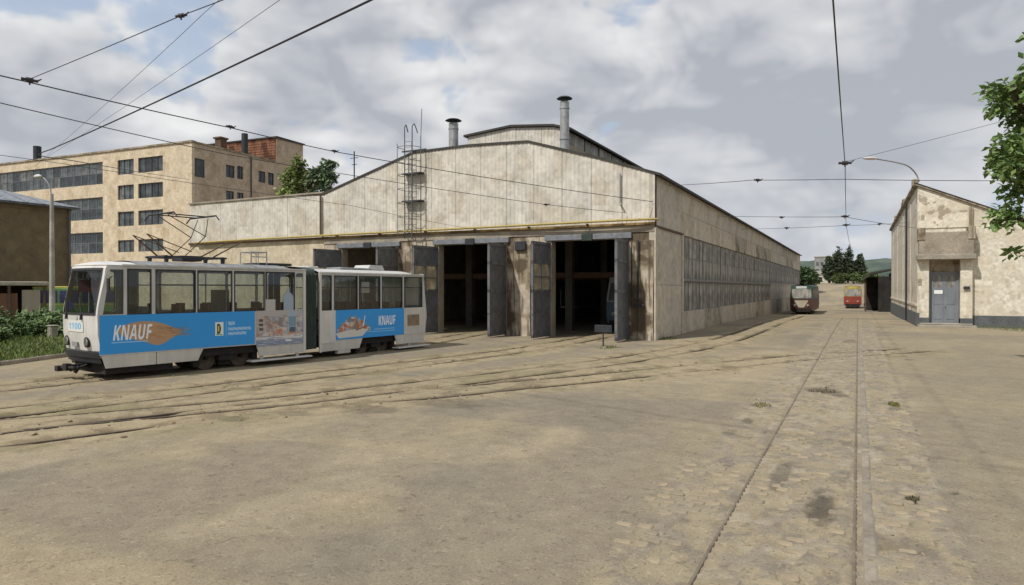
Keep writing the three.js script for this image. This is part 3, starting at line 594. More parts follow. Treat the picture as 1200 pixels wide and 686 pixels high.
// ================================================================ OFFICE BLOCK behind, left
{
  const R = rng(31), o = thing('office_block', 'cream multi-storey office block with long ribbon windows', 'building', { pos: [-70.343, 0, -53.796], ry: THREE.MathUtils.degToRad(3.5) });
  const rows = [[16.7, 18.55], [13.55, 15.35], [10.2, 12.02], [6.95, 8.45]], pairs = [[-12.94, -9.98], [-9.21, -4.87]], rib = [[15.76, 18.6], [11.26, 14.1], [6.9, 9.6], [2.4, 5.2]];
  const holes = [];
  for (const [y0, y1] of rows) for (const [a, b] of pairs) holes.push([a, b, y0, y1]);
  for (const [y0, y1] of rib) holes.push([-52, -15.75, y0, y1]);
  part(o, 'front_wall', uvm(slab(rect(-55, 0, -0.5, 19.75), -0.4, 0.4, holes.map((h) => rect(...h)))), MT.cream);
  part(o, 'coping', uvm(bx(-55, 0.15, 19.75, 19.95, -0.5, 0.15)), MT.brown2);
  const win = (parent, x0, x1, y0, y1, nx, ny, z, ms) => {
    const w = new THREE.Group(); w.name = 'window'; parent.add(w); const bars = [];
    for (let i = 0; i <= nx; i++) { const x = mix(x0, x1, i / nx); bars.push(bx(x - 0.05, x + 0.05, y0, y1, z - 0.04, z + 0.05)); }
    for (let j = 0; j <= ny; j++) { const y = mix(y0, y1, j / ny); bars.push(bx(x0, x1, y - 0.05, y + 0.05, z - 0.037, z + 0.045)); }
    part(w, 'window_frame', M(bars), ms);
    for (let i = 0; i < nx; i++) for (let j = 0; j < ny; j++) { const q = R(); part(w, 'pane', uvm(bx(mix(x0, x1, i / nx) + 0.05, mix(x0, x1, (i + 1) / nx) - 0.05, mix(y0, y1, j / ny) + 0.05, mix(y0, y1, (j + 1) / ny) - 0.05, z - 0.01, z + 0.01)), MT.officeGlass[q > 0.88 ? 3 : Math.floor(q * 3.4) % 3]); }
    return w;
  };
  for (const [y0, y1] of rows) { win(o, -12.94, -9.98, y0, y1, 3, 1, -0.22, MT.darkSteel); win(o, -9.21, -4.87, y0, y1, 4, 1, -0.22, MT.darkSteel); }
  for (const [y0, y1] of rib) win(o, -52, -15.75, y0, y1, 25, 2, -0.22, MT.greySteel);
  // right side wall (local +x face, running back along -z)
  const sr = [[0.36, 1.6, 15.85, 17.85], [5.13, 6.5, 16.4, 17.95], [6.92, 7.92, 16.45, 18.1], [10.59, 11.82, 16.55, 18.05], [12.29, 13.4, 16.45, 18.1], [5.13, 6.4, 12.9, 14.7], [6.92, 8.0, 12.9, 14.7], [10.59, 11.82, 12.9, 14.6], [12.29, 13.4, 12.9, 14.6], [5.13, 6.4, 9.4, 11.2], [10.59, 11.82, 9.4, 11.2]];
  const side = new THREE.Group(); side.name = 'side_wing'; side.rotation.y = Math.PI / 2; o.add(side); // local x -> world -z
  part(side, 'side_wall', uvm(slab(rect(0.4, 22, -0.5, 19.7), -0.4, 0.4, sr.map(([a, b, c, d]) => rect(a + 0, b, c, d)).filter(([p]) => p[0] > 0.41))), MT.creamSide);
  const flat = (a, b, c, d) => { part(side, 'window_frame', M(bx(a, b, c, c + 0.08, -0.2, -0.1), bx(a, b, d - 0.08, d, -0.2, -0.1), bx(a, a + 0.08, c, d, -0.203, -0.097), bx(b - 0.08, b, c, d, -0.203, -0.097), bx((a + b) / 2 - 0.04, (a + b) / 2 + 0.04, c, d, -0.2, -0.1)), MT.darkSteel); part(side, 'pane', uvm(bx(a + 0.08, b - 0.08, c + 0.08, d - 0.08, -0.17, -0.15)), MT.officeGlass[Math.floor(R() * 2)]); };
  for (const [a, b, c, d] of sr) if (a > 0.41) flat(a, b, c, d); else { part(side, 'pane', uvm(bx(0.5, 1.7, c, d, -0.03, 0.02)), MT.officeGlass[1]); part(side, 'window_frame', M(bx(0.42, 1.78, c - 0.08, c, -0.03, 0.05), bx(0.42, 1.78, d, d + 0.08, -0.03, 0.05), bx(0.42, 0.5, c, d, -0.03, 0.05), bx(1.7, 1.78, c, d, -0.03, 0.05)), MT.darkSteel); }
  part(side, 'drainpipe', rod([9.2, 0, 0.12], [9.2, 19.6, 0.12], 0.07), MT.darkSteel);
  part(side, 'side_coping', uvm(bx(0.2, 13.7, 19.7, 19.9, -0.5, 0.12)), MT.brown2);
  part(o, 'flat_roof', uvm(bx(-55, -0.4, 19.2, 19.5, -22, -0.4)), MT.roofFelt);
  // brick roof house
  const ph = part(o, 'roof_house', uvm(bx(-16, -0.02, 19.5, 23.1, -19.2, -13.9)), MT.brick, 'red brick roof storey'); 
  part(ph, 'plaster_side', uvm(bx(-0.02, 0.03, 19.7, 23.1, -19.2, -13.88)), MT.creamSide);
  part(ph, 'roof_edge', uvm(bx(-16.2, 0.25, 23.1, 23.28, -19.4, -13.7)), MT.roofFelt);
  for (let y = 19.95, k = 0; y < 23; y += 0.36, k++) part(ph, 'brick_course', uvm(bx(-15.95, -0.05 - (k % 2) * 0.06, y, y + 0.3, -13.92, -13.86 + (k % 3) * 0.006)), MT.brick);
  part(o, 'chimney', uvm(M(cbx(-1.1, -0.1, 19.5, 21.1, -5.4, -4.4), bx(-1.25, 0.02, 21.1, 21.3, -5.55, -4.25))), MT.rust, 'squat brick chimney');
  part(o, 'flue', uvm(M(rod([-1.2, 19.5, -9.4], [-1.2, 22.8, -9.4], 0.42, 0.42, 12))), MT.darkSteel);
  part(o, 'flue', uvm(rod([-32.6, 19.5, -2.2], [-32.6, 22.4, -2.2], 0.5, 0.5, 12)), MT.darkSteel);
}

// ================================================================ BROWN SHED, left
{
  const o = thing('storage_shed', 'olive brown shed with hipped grey metal roof', 'building', { pos: [-53, 0, -30.1] });
  part(o, 'wall', uvm(M(bx(-17, 0, -1, 8.4, -0.01, 45), bx(-0.0, 0.06, 8.1, 8.4, 0, 45))), MT.shedWall);
  part(o, 'eave', uvm(M(bx(-17.4, 0.45, 8.36, 8.52, -0.45, 45.4))), MT.greySteel);
  const rp = [[0.5, 8.5, -0.5], [0.5, 8.5, 45.5], [-17.5, 8.5, 45.5], [-17.5, 8.5, -0.5], [-8.3, 11.25, 8.2], [-8.3, 11.25, 37]];
  const tri = [[0, 4, 1], [1, 4, 5], [2, 3, 5], [3, 4, 5], [0, 3, 4], [1, 5, 2], [0, 1, 2], [0, 2, 3]], pos = [];
  for (const t of tri) for (const k of t) pos.push(...rp[k]);
  const g = new THREE.BufferGeometry(); g.setAttribute('position', new THREE.Float32BufferAttribute(pos, 3)); g.computeVertexNormals();
  const roof = part(o, 'roof', uvm(g), MT.shedRoof);
  for (let z = 1; z < 44; z += 1.1) { const t = z < 8.7 ? clamp(z / 8.7) : 1; part(roof, 'seam', rod([0.5, 8.53, z], [0.5 - 8.8 * t, 8.53 + 2.75 * t, z], 0.03, 0.03, 4), MT.shedRoof); }
  part(o, 'drainpipe', rod([0.15, 0, 0.2], [0.15, 8.3, 0.2], 0.07), MT.greySteel);
}

// ================================================================ WHITEWASHED WORKSHOP, right
{
  const WX = 3.35, WZ = -50.1, o = thing('workshop', 'small whitewashed workshop with sloping roof and grey door', 'building', { pos: [WX, 0, WZ] });
  const flaked = Pl([0.90, 0.865, 0.79], flakedT), topY = (x) => 8.9 - x * 0.455;
  // front wall with a door recess
  part(o, 'front_wall', uvm(slab([[0, -0.6], [12, -0.6], [12, topY(12)], [0, topY(0)]], -0.5, 0.5, [rect(0.62, 2.28, -0.55, 4.2)])), MT.whitewash);
  part(o, 'upper_plaster', uvm(slab([[0.08, 6.2], [2.72, 6.2], [2.72, topY(2.72) - 0.2], [0.08, topY(0.08) - 0.2]], 0.0, 0.06)), flaked, 'upper plaster with flaking whitewash');
  for (const [a, b] of [[0.0, 0.62], [2.28, 2.9]]) part(o, 'pilaster', uvm(cbx(a - 0.02, b, -0.6, 4.22, -0.02, 0.42, 0.03)), MT.whitewash);
  part(o, 'pilaster', uvm(cbx(2.72, 2.95, 4.25, topY(2.9) - 0.15, -0.02, 0.16, 0.02)), MT.brown2);
  part(o, 'recess_wall', uvm(M(bx(0.62, 2.28, 3.42, 4.2, -0.3, -0.1))), MT.brown2);
  // canopy box over the door
  const cn = part(o, 'canopy', uvm(M(cbx(0.02, 2.92, 4.22, 5.9, 0.0, 0.75, 0.03))), MT.canopy, 'weathered concrete box canopy over the door');
  part(cn, 'canopy_slab', uvm(cbx(-0.08, 3.02, 4.18, 4.5, -0.02, 0.95, 0.03)), MT.concrete);
  for (const x of [-0.02, 2.6]) part(cn, 'canopy_post', uvm(cbx(x, x + 0.4, 5.4, 6.2, -0.02, 0.8, 0.03)), MT.brown2);
  // plinth
  for (const [a, b, z] of [[2.9, 12, 0.05]]) part(o, 'plinth', uvm(cbx(a, b, -0.6, 0.72, -0.1, z, 0.02)), MT.plinthBlue);
  for (const [a, b] of [[-0.04, 0.64], [2.26, 2.92]]) part(o, 'plinth', uvm(cbx(a, b, -0.6, 0.55, -0.1, 0.46, 0.02)), MT.plinthBlue);
  part(o, 'plinth', uvm(cbx(-0.07, 0.1, -1.2, 0.85, -38, 0.44, 0.02)), MT.plinthBlue);
  // double door
  const d = part(o, 'door', uvm(M(bx(0.66, 0.78, 0.22, 3.42, -0.16, -0.02), bx(2.12, 2.24, 0.22, 3.42, -0.16, -0.02), bx(0.66, 2.24, 3.32, 3.42, -0.157, -0.023))), MT.doorBlue, 'grey blue double door with small panes');
  for (const [a, b] of [[0.78, 1.445], [1.455, 2.12]]) {
    part(d, 'door_leaf', uvm(M(bx(a, b, 0.22, 2.45, -0.13, -0.07), bx(a, b, 3.2, 3.32, -0.13, -0.07), bx(a, a + 0.1, 2.45, 3.2, -0.13, -0.07), bx(b - 0.1, b, 2.45, 3.2, -0.13, -0.07), bx(a + 0.1, b - 0.1, 0.45, 1.2, -0.07, -0.05), bx(a + 0.1, b - 0.1, 1.4, 2.3, -0.07, -0.05))), MT.doorBlue);
    part(d, 'pane', bx(a + 0.1, b - 0.1, 2.45, 3.2, -0.11, -0.1), MT.grime[1]);
    part(d, 'glazing_bar', bx((a + b) / 2 - 0.02, (a + b) / 2 + 0.02, 2.45, 3.2, -0.125, -0.075), MT.doorBlue);
  }
  part(d, 'handle', rod([1.52, 1.25, -0.06], [1.52, 1.25, 0.04], 0.02), MT.darkSteel);
  part(o, 'notice', bx(0.92, 1.38, 2.05, 2.28, -0.045, -0.035), MT.paper, 'small white paper notice on the door');
  part(o, 'mail_box', uvm(cbx(2.42, 2.74, 2.35, 2.52, 0.42, 0.56, 0.01)), MT.darkSteel);
  part(o, 'wall_sign', uvm(bx(0.0, 0.22, 2.6, 3.0, 0.42, 0.45)), MT.brown2);
  for (const [y0, y1, z, m2] of [[-0.3, 0.12, 1.1, MT.concrete], [0.12, 0.22, 0.7, MT.concrete]]) part(o, 'step', uvm(cbx(0.3 - z * 0.3, 2.6 + z * 0.4, y0, y1, -0.2, z, 0.03)), m2);
  // long side, facing the track
  part(o, 'side_wall', uvm(sideways(slab(rect(0.5, 38, -1.2, 8.88), 0, 0.4)).translate(0.0, 0, 0)), MT.whitewash2);
  for (let k = 0; k < 4; k++) part(o, 'side_pilaster', uvm(cbx(-0.035, 0.05, -0.8, 8.7, -6.4 - k * 9 - 0.3, -6.4 - k * 9 + 0.3, 0.02)), MT.whitewash2);
  part(o, 'side_ledge', uvm(bx(-0.07, 0.02, 1.25, 1.4, -38, -0.4)), MT.whitewash2);
  part(o, 'far_wall', uvm(bx(0, 12, -1, 3, -38.4, -38.02)), MT.brown2);
  part(o, 'right_wall', uvm(bx(11.7, 12, -1, topY(12), -38, -0.52)), MT.brown2);
  const rs = [[-0.2, topY(-0.2) + 0.02], [12.3, topY(12.3) + 0.02], [12.3, topY(12.3) + 0.13], [-0.2, topY(-0.2) + 0.13]];
  part(o, 'roof', uvm(slab(rs, -38.4, 38.55)), MT.brown2);
  part(o, 'roof_edge', uvm(slab(rs.map(([x, y]) => [x, y + (y > topY(x) + 0.1 ? 0.05 : 0.115)]), -38.45, 38.65)), MT.roofFelt);
  for (const [z, h] of [[-0.3, 0.3], [-11, 0.3], [-12.4, 0.2], [-24, 0.25]]) part(o, 'parapet_stub', uvm(cbx(-0.3, 0.05, 8.9, 9.1 + h, z - 0.4, z + 0.3, 0.06)), MT.brown2);
  part(o, 'drainpipe', rod([-0.12, 0, -9], [-0.12, 8.8, -9], 0.07), MT.darkSteel);
  // lamp on a curved bracket from the roof corner
  const L = thing('wall_lamp', 'street lamp on a curved arm rising from the workshop roof corner', 'lamp', { pos: [WX, 9.2, WZ] });
  part(L, 'arm', tube([[0.1, 0, -0.1], [-0.05, 0.45, -0.1], [-0.5, 0.95, 0.3], [-1.4, 1.2, 1.1], [-2.3, 1.35, 1.7]], 0.045, 24, 7), MT.galv);
  const hd = new THREE.SphereGeometry(1, 16, 10); hd.scale(0.55, 0.1, 0.17); hd.rotateY(0.65); hd.translate(-2.7, 1.38, 2.0);
  part(L, 'lamp_head', hd, MT.white);
}

// ================================================================ PRINTS on the tram
function print(w, h, draw) {
  const c = document.createElement('canvas'); c.width = w; c.height = h; const x = c.getContext('2d'); draw(x, w, h);
  const t = new THREE.CanvasTexture(c); t.colorSpace = THREE.SRGBColorSpace; t.magFilter = THREE.LinearFilter; return t;
}
const BLUE = '#2f9ae4';
function blueGround(x, w, h, seed) {
  const R = rng(seed); x.fillStyle = BLUE; x.fillRect(0, 0, w, h);
  for (let i = 0; i < 900; i++) { x.fillStyle = `rgba(${R() < 0.5 ? '20,90,150' : '70,160,220'},${0.03 + R() * 0.04})`; x.fillRect(R() * w, R() * h, 4 + R() * 60, 1 + R() * 5); }
}
const adFront = print(1720, 408, (x, w, h) => {
  blueGround(x, w, h, 3); const R = rng(8);
  // sand-coloured burst with a ragged tail
  x.fillStyle = '#b8946f'; x.beginPath(); x.moveTo(160, 170); x.bezierCurveTo(220, 80, 420, 60, 540, 84); x.bezierCurveTo(660, 110, 720, 150, 800, 180); x.bezierCurveTo(850, 200, 840, 222, 770, 246); x.bezierCurveTo(680, 300, 600, 370, 520, 334); x.bezierCurveTo(480, 300, 220, 260, 160, 170); x.fill();
  for (let i = 0; i < 260; i++) { x.fillStyle = `rgba(${['150,105,70', '205,165,120', '120,95,80', '225,150,90'][i % 4]},0.22)`; x.beginPath(); const a = 220 + R() * 520, b = 196 + (R() - 0.5) * 170 * (1 - Math.abs(a - 470) / 520); x.ellipse(a, b, 30 * R() + 6, 4 + R() * 7, -0.1, 0, 7); x.fill(); }
  for (let i = 0; i < 16; i++) { x.fillStyle = i % 2 ? 'rgba(176,138,99,0.8)' : 'rgba(120,95,80,0.7)'; x.fillRect(690 + R() * 110, 160 + i * 6, 110 + R() * 80, 4); }
  x.save(); x.transform(1, 0, -0.12, 1, 0, 0); x.fillStyle = '#eef3f6'; x.font = 'bold 225px sans-serif'; x.scale(0.52, 1); x.fillText('KNAUF', 280, 268); x.restore();
  x.fillStyle = '#9fd2f2'; x.fillRect(110, 285, 360, 10);
  // emblem and three lines of small print
  x.fillStyle = '#e9eee9'; x.fillRect(1218, 120, 100, 160); x.fillStyle = '#173a22'; x.beginPath(); x.moveTo(1240, 140); x.lineTo(1270, 140); x.quadraticCurveTo(1306, 200, 1270, 258); x.lineTo(1240, 258); x.fill(); x.fillStyle = '#e8c93a'; x.fillRect(1252, 165, 16, 66); x.fillStyle = '#3c9a4a'; x.fillRect(1228, 262, 76, 10);
  x.fillStyle = '#cfe6f5'; x.fillRect(1350, 112, 3, 190);
  const line = (y, n, hh) => { let a = 1378; for (let i = 0; i < n; i++) { const ww = 9 + R() * 12; x.fillRect(a, y, ww * 0.35, hh); x.fillRect(a, y + (i % 3) * hh * 0.42, ww, hh * 0.22); x.fillRect(a + ww * 0.75, y, ww * 0.25, hh); a += ww + 4; } };
  line(118, 5, 44); line(190, 15, 34); line(246, 12, 34);
});
const adMural = print(700, 640, (x, w, h) => { // picture panel by the bellows: packs and sky over a pale street
  const R = rng(14); x.fillStyle = '#c9c4bd'; x.fillRect(0, 0, w, h);
  x.fillStyle = '#b7b0ac'; x.fillRect(0, 0, w, h * 0.5);
  const cs = ['#b9856a', '#c7a58c', '#9b8f8a', '#d0c9c0', '#8c7468', '#c46f4f', '#a9b3bb', '#7d8793'];
  for (let i = 0; i < 240; i++) { x.fillStyle = cs[Math.floor(R() * 8)]; x.globalAlpha = 0.55; x.fillRect(R() * w, 90 + R() * 360, 10 + R() * 60, 14 + R() * 90); }
  x.globalAlpha = 1; x.fillStyle = '#a6b6c4'; x.fillRect(470, 20, 130, 350); x.fillStyle = '#7e97a8'; x.fillRect(480, 120, 110, 190); x.fillStyle = '#4f6272'; x.fillRect(490, 320, 95, 90);
  x.fillStyle = '#5c5049'; for (let k = 0; k < 3; k++) x.fillRect(40, 150 + k * 80, 58, 50);
  x.fillStyle = '#d6d2ca'; x.fillRect(0, 470, w, 60); x.fillStyle = '#8391a5'; x.fillRect(0, 530, w, 110);
  for (let i = 0; i < 120; i++) { x.fillStyle = R() < 0.5 ? 'rgba(220,215,215,0.5)' : 'rgba(110,120,150,0.4)'; x.fillRect(R() * w, 440 + R() * 190, 30 + R() * 90, 5 + R() * 10); }
  x.fillStyle = '#e3e1dd'; x.fillRect(430, 545, 90, 40);
});
const adRear = print(1540, 420, (x, w, h) => {
  blueGround(x, w, h, 23); const R = rng(24);
  const cs = ['#a8643f', '#c9c4bc', '#8d9aa3', '#b98a63', '#e0dcd5', '#6f7f86', '#c65f44'];
  for (let i = 0; i < 200; i++) { const a = 30 + R() * 640, t = Math.sin(clamp((a - 30) / 640) * Math.PI); x.fillStyle = cs[Math.floor(R() * 7)]; x.globalAlpha = 0.7; x.fillRect(a, 330 - t * 190 * R() - 60, 20 + R() * 60, 14 + R() * 60); }
  x.globalAlpha = 1; x.fillStyle = '#d9d5cc'; x.beginPath(); x.moveTo(0, 330); x.quadraticCurveTo(300, 270, 700, 290); x.lineTo(560, 390); x.lineTo(60, 400); x.fill();
  x.strokeStyle = '#f0f0ee'; x.lineWidth = 16; x.beginPath(); x.moveTo(620, 90); x.lineTo(560, 300); x.stroke(); x.strokeStyle = '#a8643f'; x.lineWidth = 20; x.beginPath(); x.moveTo(640, 250); x.lineTo(420, 300); x.stroke();
  x.fillStyle = '#f2f5f6'; x.save(); x.scale(0.62, 1); x.font = 'bold 200px sans-serif'; x.fillText('KNAUF', 1480, 250); x.restore();
  x.fillStyle = 'rgba(190,225,245,0.8)'; x.fillRect(820, 300, 480, 10); x.fillRect(760, 335, 560, 8);
});
const numberT = print(512, 256, (x, w, h) => { x.fillStyle = '#dedcd6'; x.fillRect(0, 0, w, h); x.fillStyle = '#5fb2e2'; x.font = 'bold 190px sans-serif'; x.textAlign = 'center'; x.translate(w, 0); x.scale(-1, 1); x.fillText('1100', w / 2, 195); });
const destT = print(512, 96, (x, w, h) => { x.fillStyle = '#20262c'; x.fillRect(0, 0, w, h); x.fillStyle = '#c9ced2'; x.fillRect(170, 12, 330, 72); x.font = 'bold 84px sans-serif'; x.fillStyle = '#dfe6ea'; x.fillText('2', 80, 80); });
const pm = (t, r = 0.38) => new THREE.MeshStandardMaterial({ map: t, roughness: r });

// ================================================================ THE ARTICULATED TRAM
{
  const A1 = Math.atan2(0.986, 0.168), A2 = Math.atan2(0.995, 0.102);
  const FO = [-18.325, -10.715], RO = [-17.38, -17.48];
  const T = thing('articulated_tram', 'two-car tram with blue advertising sides and white front', 'tram', { pos: [FO[0], 0, FO[1]], ry: A1 });
  // local axes: x back along the car, z to the side that faces the yard. The rear car is turned a little.
  const m1 = new THREE.Matrix4(), mT = new THREE.Matrix4().makeRotationY(A1).setPosition(FO[0], 0, FO[1]);
  const m2 = mT.clone().invert().multiply(new THREE.Matrix4().makeRotationY(A2).setPosition(RO[0], -0.07, RO[1]));
  const add = (rear, name, g, m, label, parent = T) => { g = clean(g); if (rear) g.applyMatrix4(m2); return part(parent, name, g, m, label); };
  const W = 1.1, Y0 = 0.66, Y1 = 3.0, WB = 1.72, WT = 2.89;
  const nose = (y) => { const p = [[0.3, -0.02], [0.62, -0.1], [1.2, -0.2], [1.72, -0.21], [2.9, -0.10], [3.05, -0.04], [3.2, 0.10]]; for (let i = 1; i < p.length; i++) if (y <= p[i][0]) return mix(p[i - 1][1], p[i][1], (y - p[i - 1][0]) / (p[i][0] - p[i - 1][0])); return 0.4; };
  const noseAt = (y, zn) => nose(y) + (0.12 + 0.10 * sstep(1.7, 3.0, y)) * Math.pow(Math.abs(zn), 2.4);
  const half = (y) => W - 0.02 * sstep(1.7, 3.0, y);
  function side(rear, len, wins, front, back) {
    for (const s of [1, -1]) {
      const pts = front ? [[noseAt(Y0, 1), Y0], [len, Y0], [len, Y1], [noseAt(Y1, 1), Y1], [noseAt(2.3, 1), 2.3], [noseAt(1.72, 1), 1.72], [noseAt(1.2, 1), 1.2]] : [[0, Y0], [len - 0.02, Y0], [len + 0.1, 1.3], [len + 0.06, 1.72], [len - 0.12, Y1], [0, Y1]];
      const holes = wins.map(([a, b, tri]) => tri ? new THREE.Path([[noseAt(WB, 1) + 0.13, WB], [b, WB], [b, WT], [noseAt(WT, 1) + 0.1, WT]].map((p) => new THREE.Vector2(...p))) : rrect(a - 0.02, b + 0.02, WB, WT, Math.min(0.1, (b - a) / 3)));
      const g = slab(pts, -0.045, 0.045, holes); // outer face at z = 0
      g.translate(0, 0, W); if (s < 0) { g.scale(1, 1, -1); const q = clean(g); const p = q.attributes.position.array; for (let i = 0; i < p.length; i += 9) for (let k = 0; k < 3; k++) { const t = p[i + k]; p[i + k] = p[i + 3 + k]; p[i + 3 + k] = t; } q.computeVertexNormals(); add(rear, 'side_wall', uvm(q), MT.pale); } else add(rear, 'side_wall', uvm(g), MT.pale);
      for (const [a, b, tri] of wins) {
        const w = tri ? slab([[noseAt(WB, 1) + 0.1, WB - 0.02], [b + 0.02, WB - 0.02], [b + 0.02, WT + 0.02], [noseAt(WT, 1) + 0.08, WT + 0.02]], s * (W - 0.04) - 0.004, 0.008) : bx(a - 0.02, b + 0.02, WB - 0.02, WT + 0.02, s * (W - 0.035) - 0.004, s * (W - 0.035) + 0.004);
        const pane = add(rear, 'window', w, MT.glass);
        if (!tri && b - a > 0.4) {
          const gk = M(slab([[a - 0.03, WB - 0.03], [b + 0.03, WB - 0.03], [b + 0.03, WT + 0.03], [a - 0.03, WT + 0.03]], s * (W - 0.015) - (s > 0 ? 0 : 0.018), 0.018, [rrect(a + 0.008, b - 0.008, WB + 0.008, WT - 0.008, 0.085)]));
          add(rear, 'window_seal', gk, MT.rubber, undefined, pane);
          if (b - a > 0.9) add(rear, 'vent_rail', bx(a, b, 2.48, 2.51, s * (W - 0.04) - 0.02, s * (W - 0.04) + 0.02), MT.rubber, undefined, pane);
        }
      }
    }
  }
  const winF = [[0.2, 0.55, true], [0.66, 1.23], [1.39, 2.46], [2.56, 3.58], [3.69, 4.66], [4.74, 5.76], [5.84, 6.12]], winR = [[0.1, 0.52], [0.68, 1.74], [1.85, 2.9], [3.03, 4.12], [4.26, 5.3]];
  side(false, 6.2, winF, true); side(true, 5.5, winR, false);
  // roofs
  const roofG = (x0, x1, f) => grid(40, 12, (u, v) => { const z = mix(-W, W, v), x = mix(x0, x1, u), e = 1 - Math.pow(Math.abs(z / W), 3.2); let xx = x; if (f && u < 0.15) xx = mix(noseAt(3.0, z / W) + 0.01, x, u / 0.15); const droop = f ? 0 : 0.18 * sstep(x1 - 0.8, x1, x); return [xx, 3.0 + 0.16 * e - droop * 0.6, z]; });
  add(false, 'cab_roof', uvm(grid(10, 12, (u, v) => { const z = mix(-W - 0.01, W + 0.01, v), e = 1 - Math.pow(Math.abs(z / (W + 0.01)), 3.2), s = noseAt(3.0, z / W) - 0.02, x = mix(s, 0.95, u); return [x, 2.985 + (0.12 * e) * Math.pow(clamp(u * 2.2), 0.6) + 0.02, z]; })), MT.white, 'white roof over the cab');
  add(false, 'roof', uvm(roofG(0.9, 6.2, false)), MT.paleRoof); add(true, 'roof', uvm(roofG(0, 5.42, false)), MT.pale);
  for (const s of [1, -1]) { add(false, 'rain_gutter', uvm(bx(0.5, 6.2, 2.985, 3.03, s * W - 0.02, s * W + 0.035)), MT.pale); add(true, 'rain_gutter', uvm(bx(0, 5.3, 2.985, 3.03, s * W - 0.02, s * W + 0.035)), MT.white); }
  // white front: lower face, pillars, windscreen
  const face = (ya, yb, za, zb, off = 0, n = 16, m = 10) => grid(n, m, (u, v) => { const y = mix(ya, yb, v), zn = mix(za, zb, u); return [noseAt(y, zn) + off, y, zn * half(y)]; });
  const fr = add(false, 'front_panel', uvm(M(face(0.6, 1.72, 1, -1), face(1.7, 3.02, 1.0, 0.915, 0, 2), face(1.7, 3.02, -0.915, -1.0, 0, 2), face(2.9, 3.02, 1, -1, -0.004, 16, 2))), MT.white, 'white curved front with number');
  add(false, 'windscreen', face(1.72, 2.92, 0.92, -0.92, 0.012), new THREE.MeshPhysicalMaterial({ color: col(0.42, 0.46, 0.48), roughness: 0.05, transmission: 1, thickness: 0 }));
  add(false, 'windscreen_seal', M(face(1.70, 1.76, 0.94, -0.94, -0.012, 16, 1), face(2.87, 2.93, 0.94, -0.94, -0.012, 16, 1), face(1.7, 2.93, 0.94, 0.90, -0.012, 1, 6), face(1.7, 2.93, -0.90, -0.94, -0.012, 1, 6)), MT.rubber);
  add(false, 'fleet_number', face(1.26, 1.56, 0.46, -0.42, -0.012, 8, 3), pm(numberT), 'pale blue number 1100');
  add(false, 'route_board', bx(0.16, 0.18, 2.66, 2.84, -0.75, 0.8).rotateZ(0), pm(destT), 'route board behind the windscreen');
  add(false, 'sun_blind', bx(0.24, 0.27, 2.3, 2.64, -0.95, 0.95), mat([0.12, 0.03, 0.03]), 'dark red blind behind the windscreen');
  add(false, 'blue_plate', bx(-0.02, -0.01, 1.83, 2.02, -0.85, -0.62), mat([0.08, 0.12, 0.4]));
  for (const z of [0.62, -0.62]) {
    const hl = add(false, 'headlight', rod([noseAt(1.0, z) - 0.05, 1.0, z], [noseAt(1.0, z) + 0.06, 1.0, z], 0.135, 0.135, 20), MT.black);
    add(false, 'lens', rod([noseAt(1.0, z) - 0.065, 1.0, z], [noseAt(1.0, z) - 0.05, 1.0, z], 0.095, 0.1, 20), MT.chrome, undefined, hl);
  }
  add(false, 'number_plate', bx(-0.2, -0.16, 0.87, 0.99, -0.2, 0.14), mat([0.25, 0.25, 0.24]));
  add(false, 'emblem', M(rod([-0.225, 1.63, 0.14], [-0.2, 1.63, 0.14], 0.06, 0.06, 14)), mat([0.45, 0.45, 0.42]));
  for (const [z, a] of [[-0.5, 0.5], [0.45, 0.55]]) add(false, 'wiper', M(rod([-0.22, 1.70, z], [-0.15, 2.15, z - a * 0.5], 0.014), rod([-0.23, 1.58, z], [-0.22, 1.72, z], 0.03)), MT.black);
  const bump = add(false, 'bumper', M(face(0.6, 0.76, 1.0, -1.0, -0.05, 16, 2), face(0.76, 0.78, 1.0, -1.0, -0.03, 16, 1), face(0.46, 0.6, 0.96, -0.96, -0.02, 16, 2)), MT.darkSteel, 'dark front bumper');
  add(false, 'coupler', uvm(M(bx(-0.3, 0.3, 0.30, 0.40, -0.07, 0.07), bx(-0.42, -0.28, 0.24, 0.42, -0.22, 0.02), rod([-0.36, 0.3, -0.5], [-0.33, 0.34, 0.35], 0.04), rod([-0.2, 0.2, -0.3], [-0.1, 0.42, 0.5], 0.025), rod([-0.3, 0.2, 0.25], [-0.2, 0.36, 0.28], 0.05), bx(-0.46, -0.3, 0.2, 0.34, -0.62, -0.42))), MT.under, 'folded dark coupler');
  add(false, 'mirror', M(rod([0.25, 2.7, W], [0.1, 2.62, W + 0.18], 0.015), bx(0.08, 0.12, 2.35, 2.65, W + 0.12, W + 0.24)), MT.black);
  // driver's desk and cab wall
  add(false, 'dashboard', M(bx(0.1, 0.45, 1.3, 1.72, -0.9, 0.9)), MT.black); add(false, 'cab_wall', M(bx(1.28, 1.33, 0.9, 2.9, -1.04, 0.2), bx(1.28, 1.33, 0.9, 1.9, 0.2, 1.04)), MT.interior);
  add(false, 'driver_seat', M(bx(0.75, 1.15, 1.2, 1.32, -0.25, 0.25), bx(1.1, 1.2, 1.25, 1.95, -0.25, 0.25)), MT.black);
  // advertising print on the sides
  const quad = (x0, x1, y0, y1, z) => { const g = new THREE.PlaneGeometry(x1 - x0, y1 - y0); const b = bx(x0, x1, y0, y1, z, z + 0.006), p = b.attributes.position, uv = b.attributes.uv; for (let i = 0; i < p.count; i++) uv.setXY(i, (p.getX(i) - x0) / (x1 - x0), (p.getY(i) - y0) / (y1 - y0)); return b; };
  add(false, 'side_advert', quad(-0.04, 4.34, 0.69, 1.70, W + 0.002), pm(adFront), 'blue side with white letters on a sandy burst');
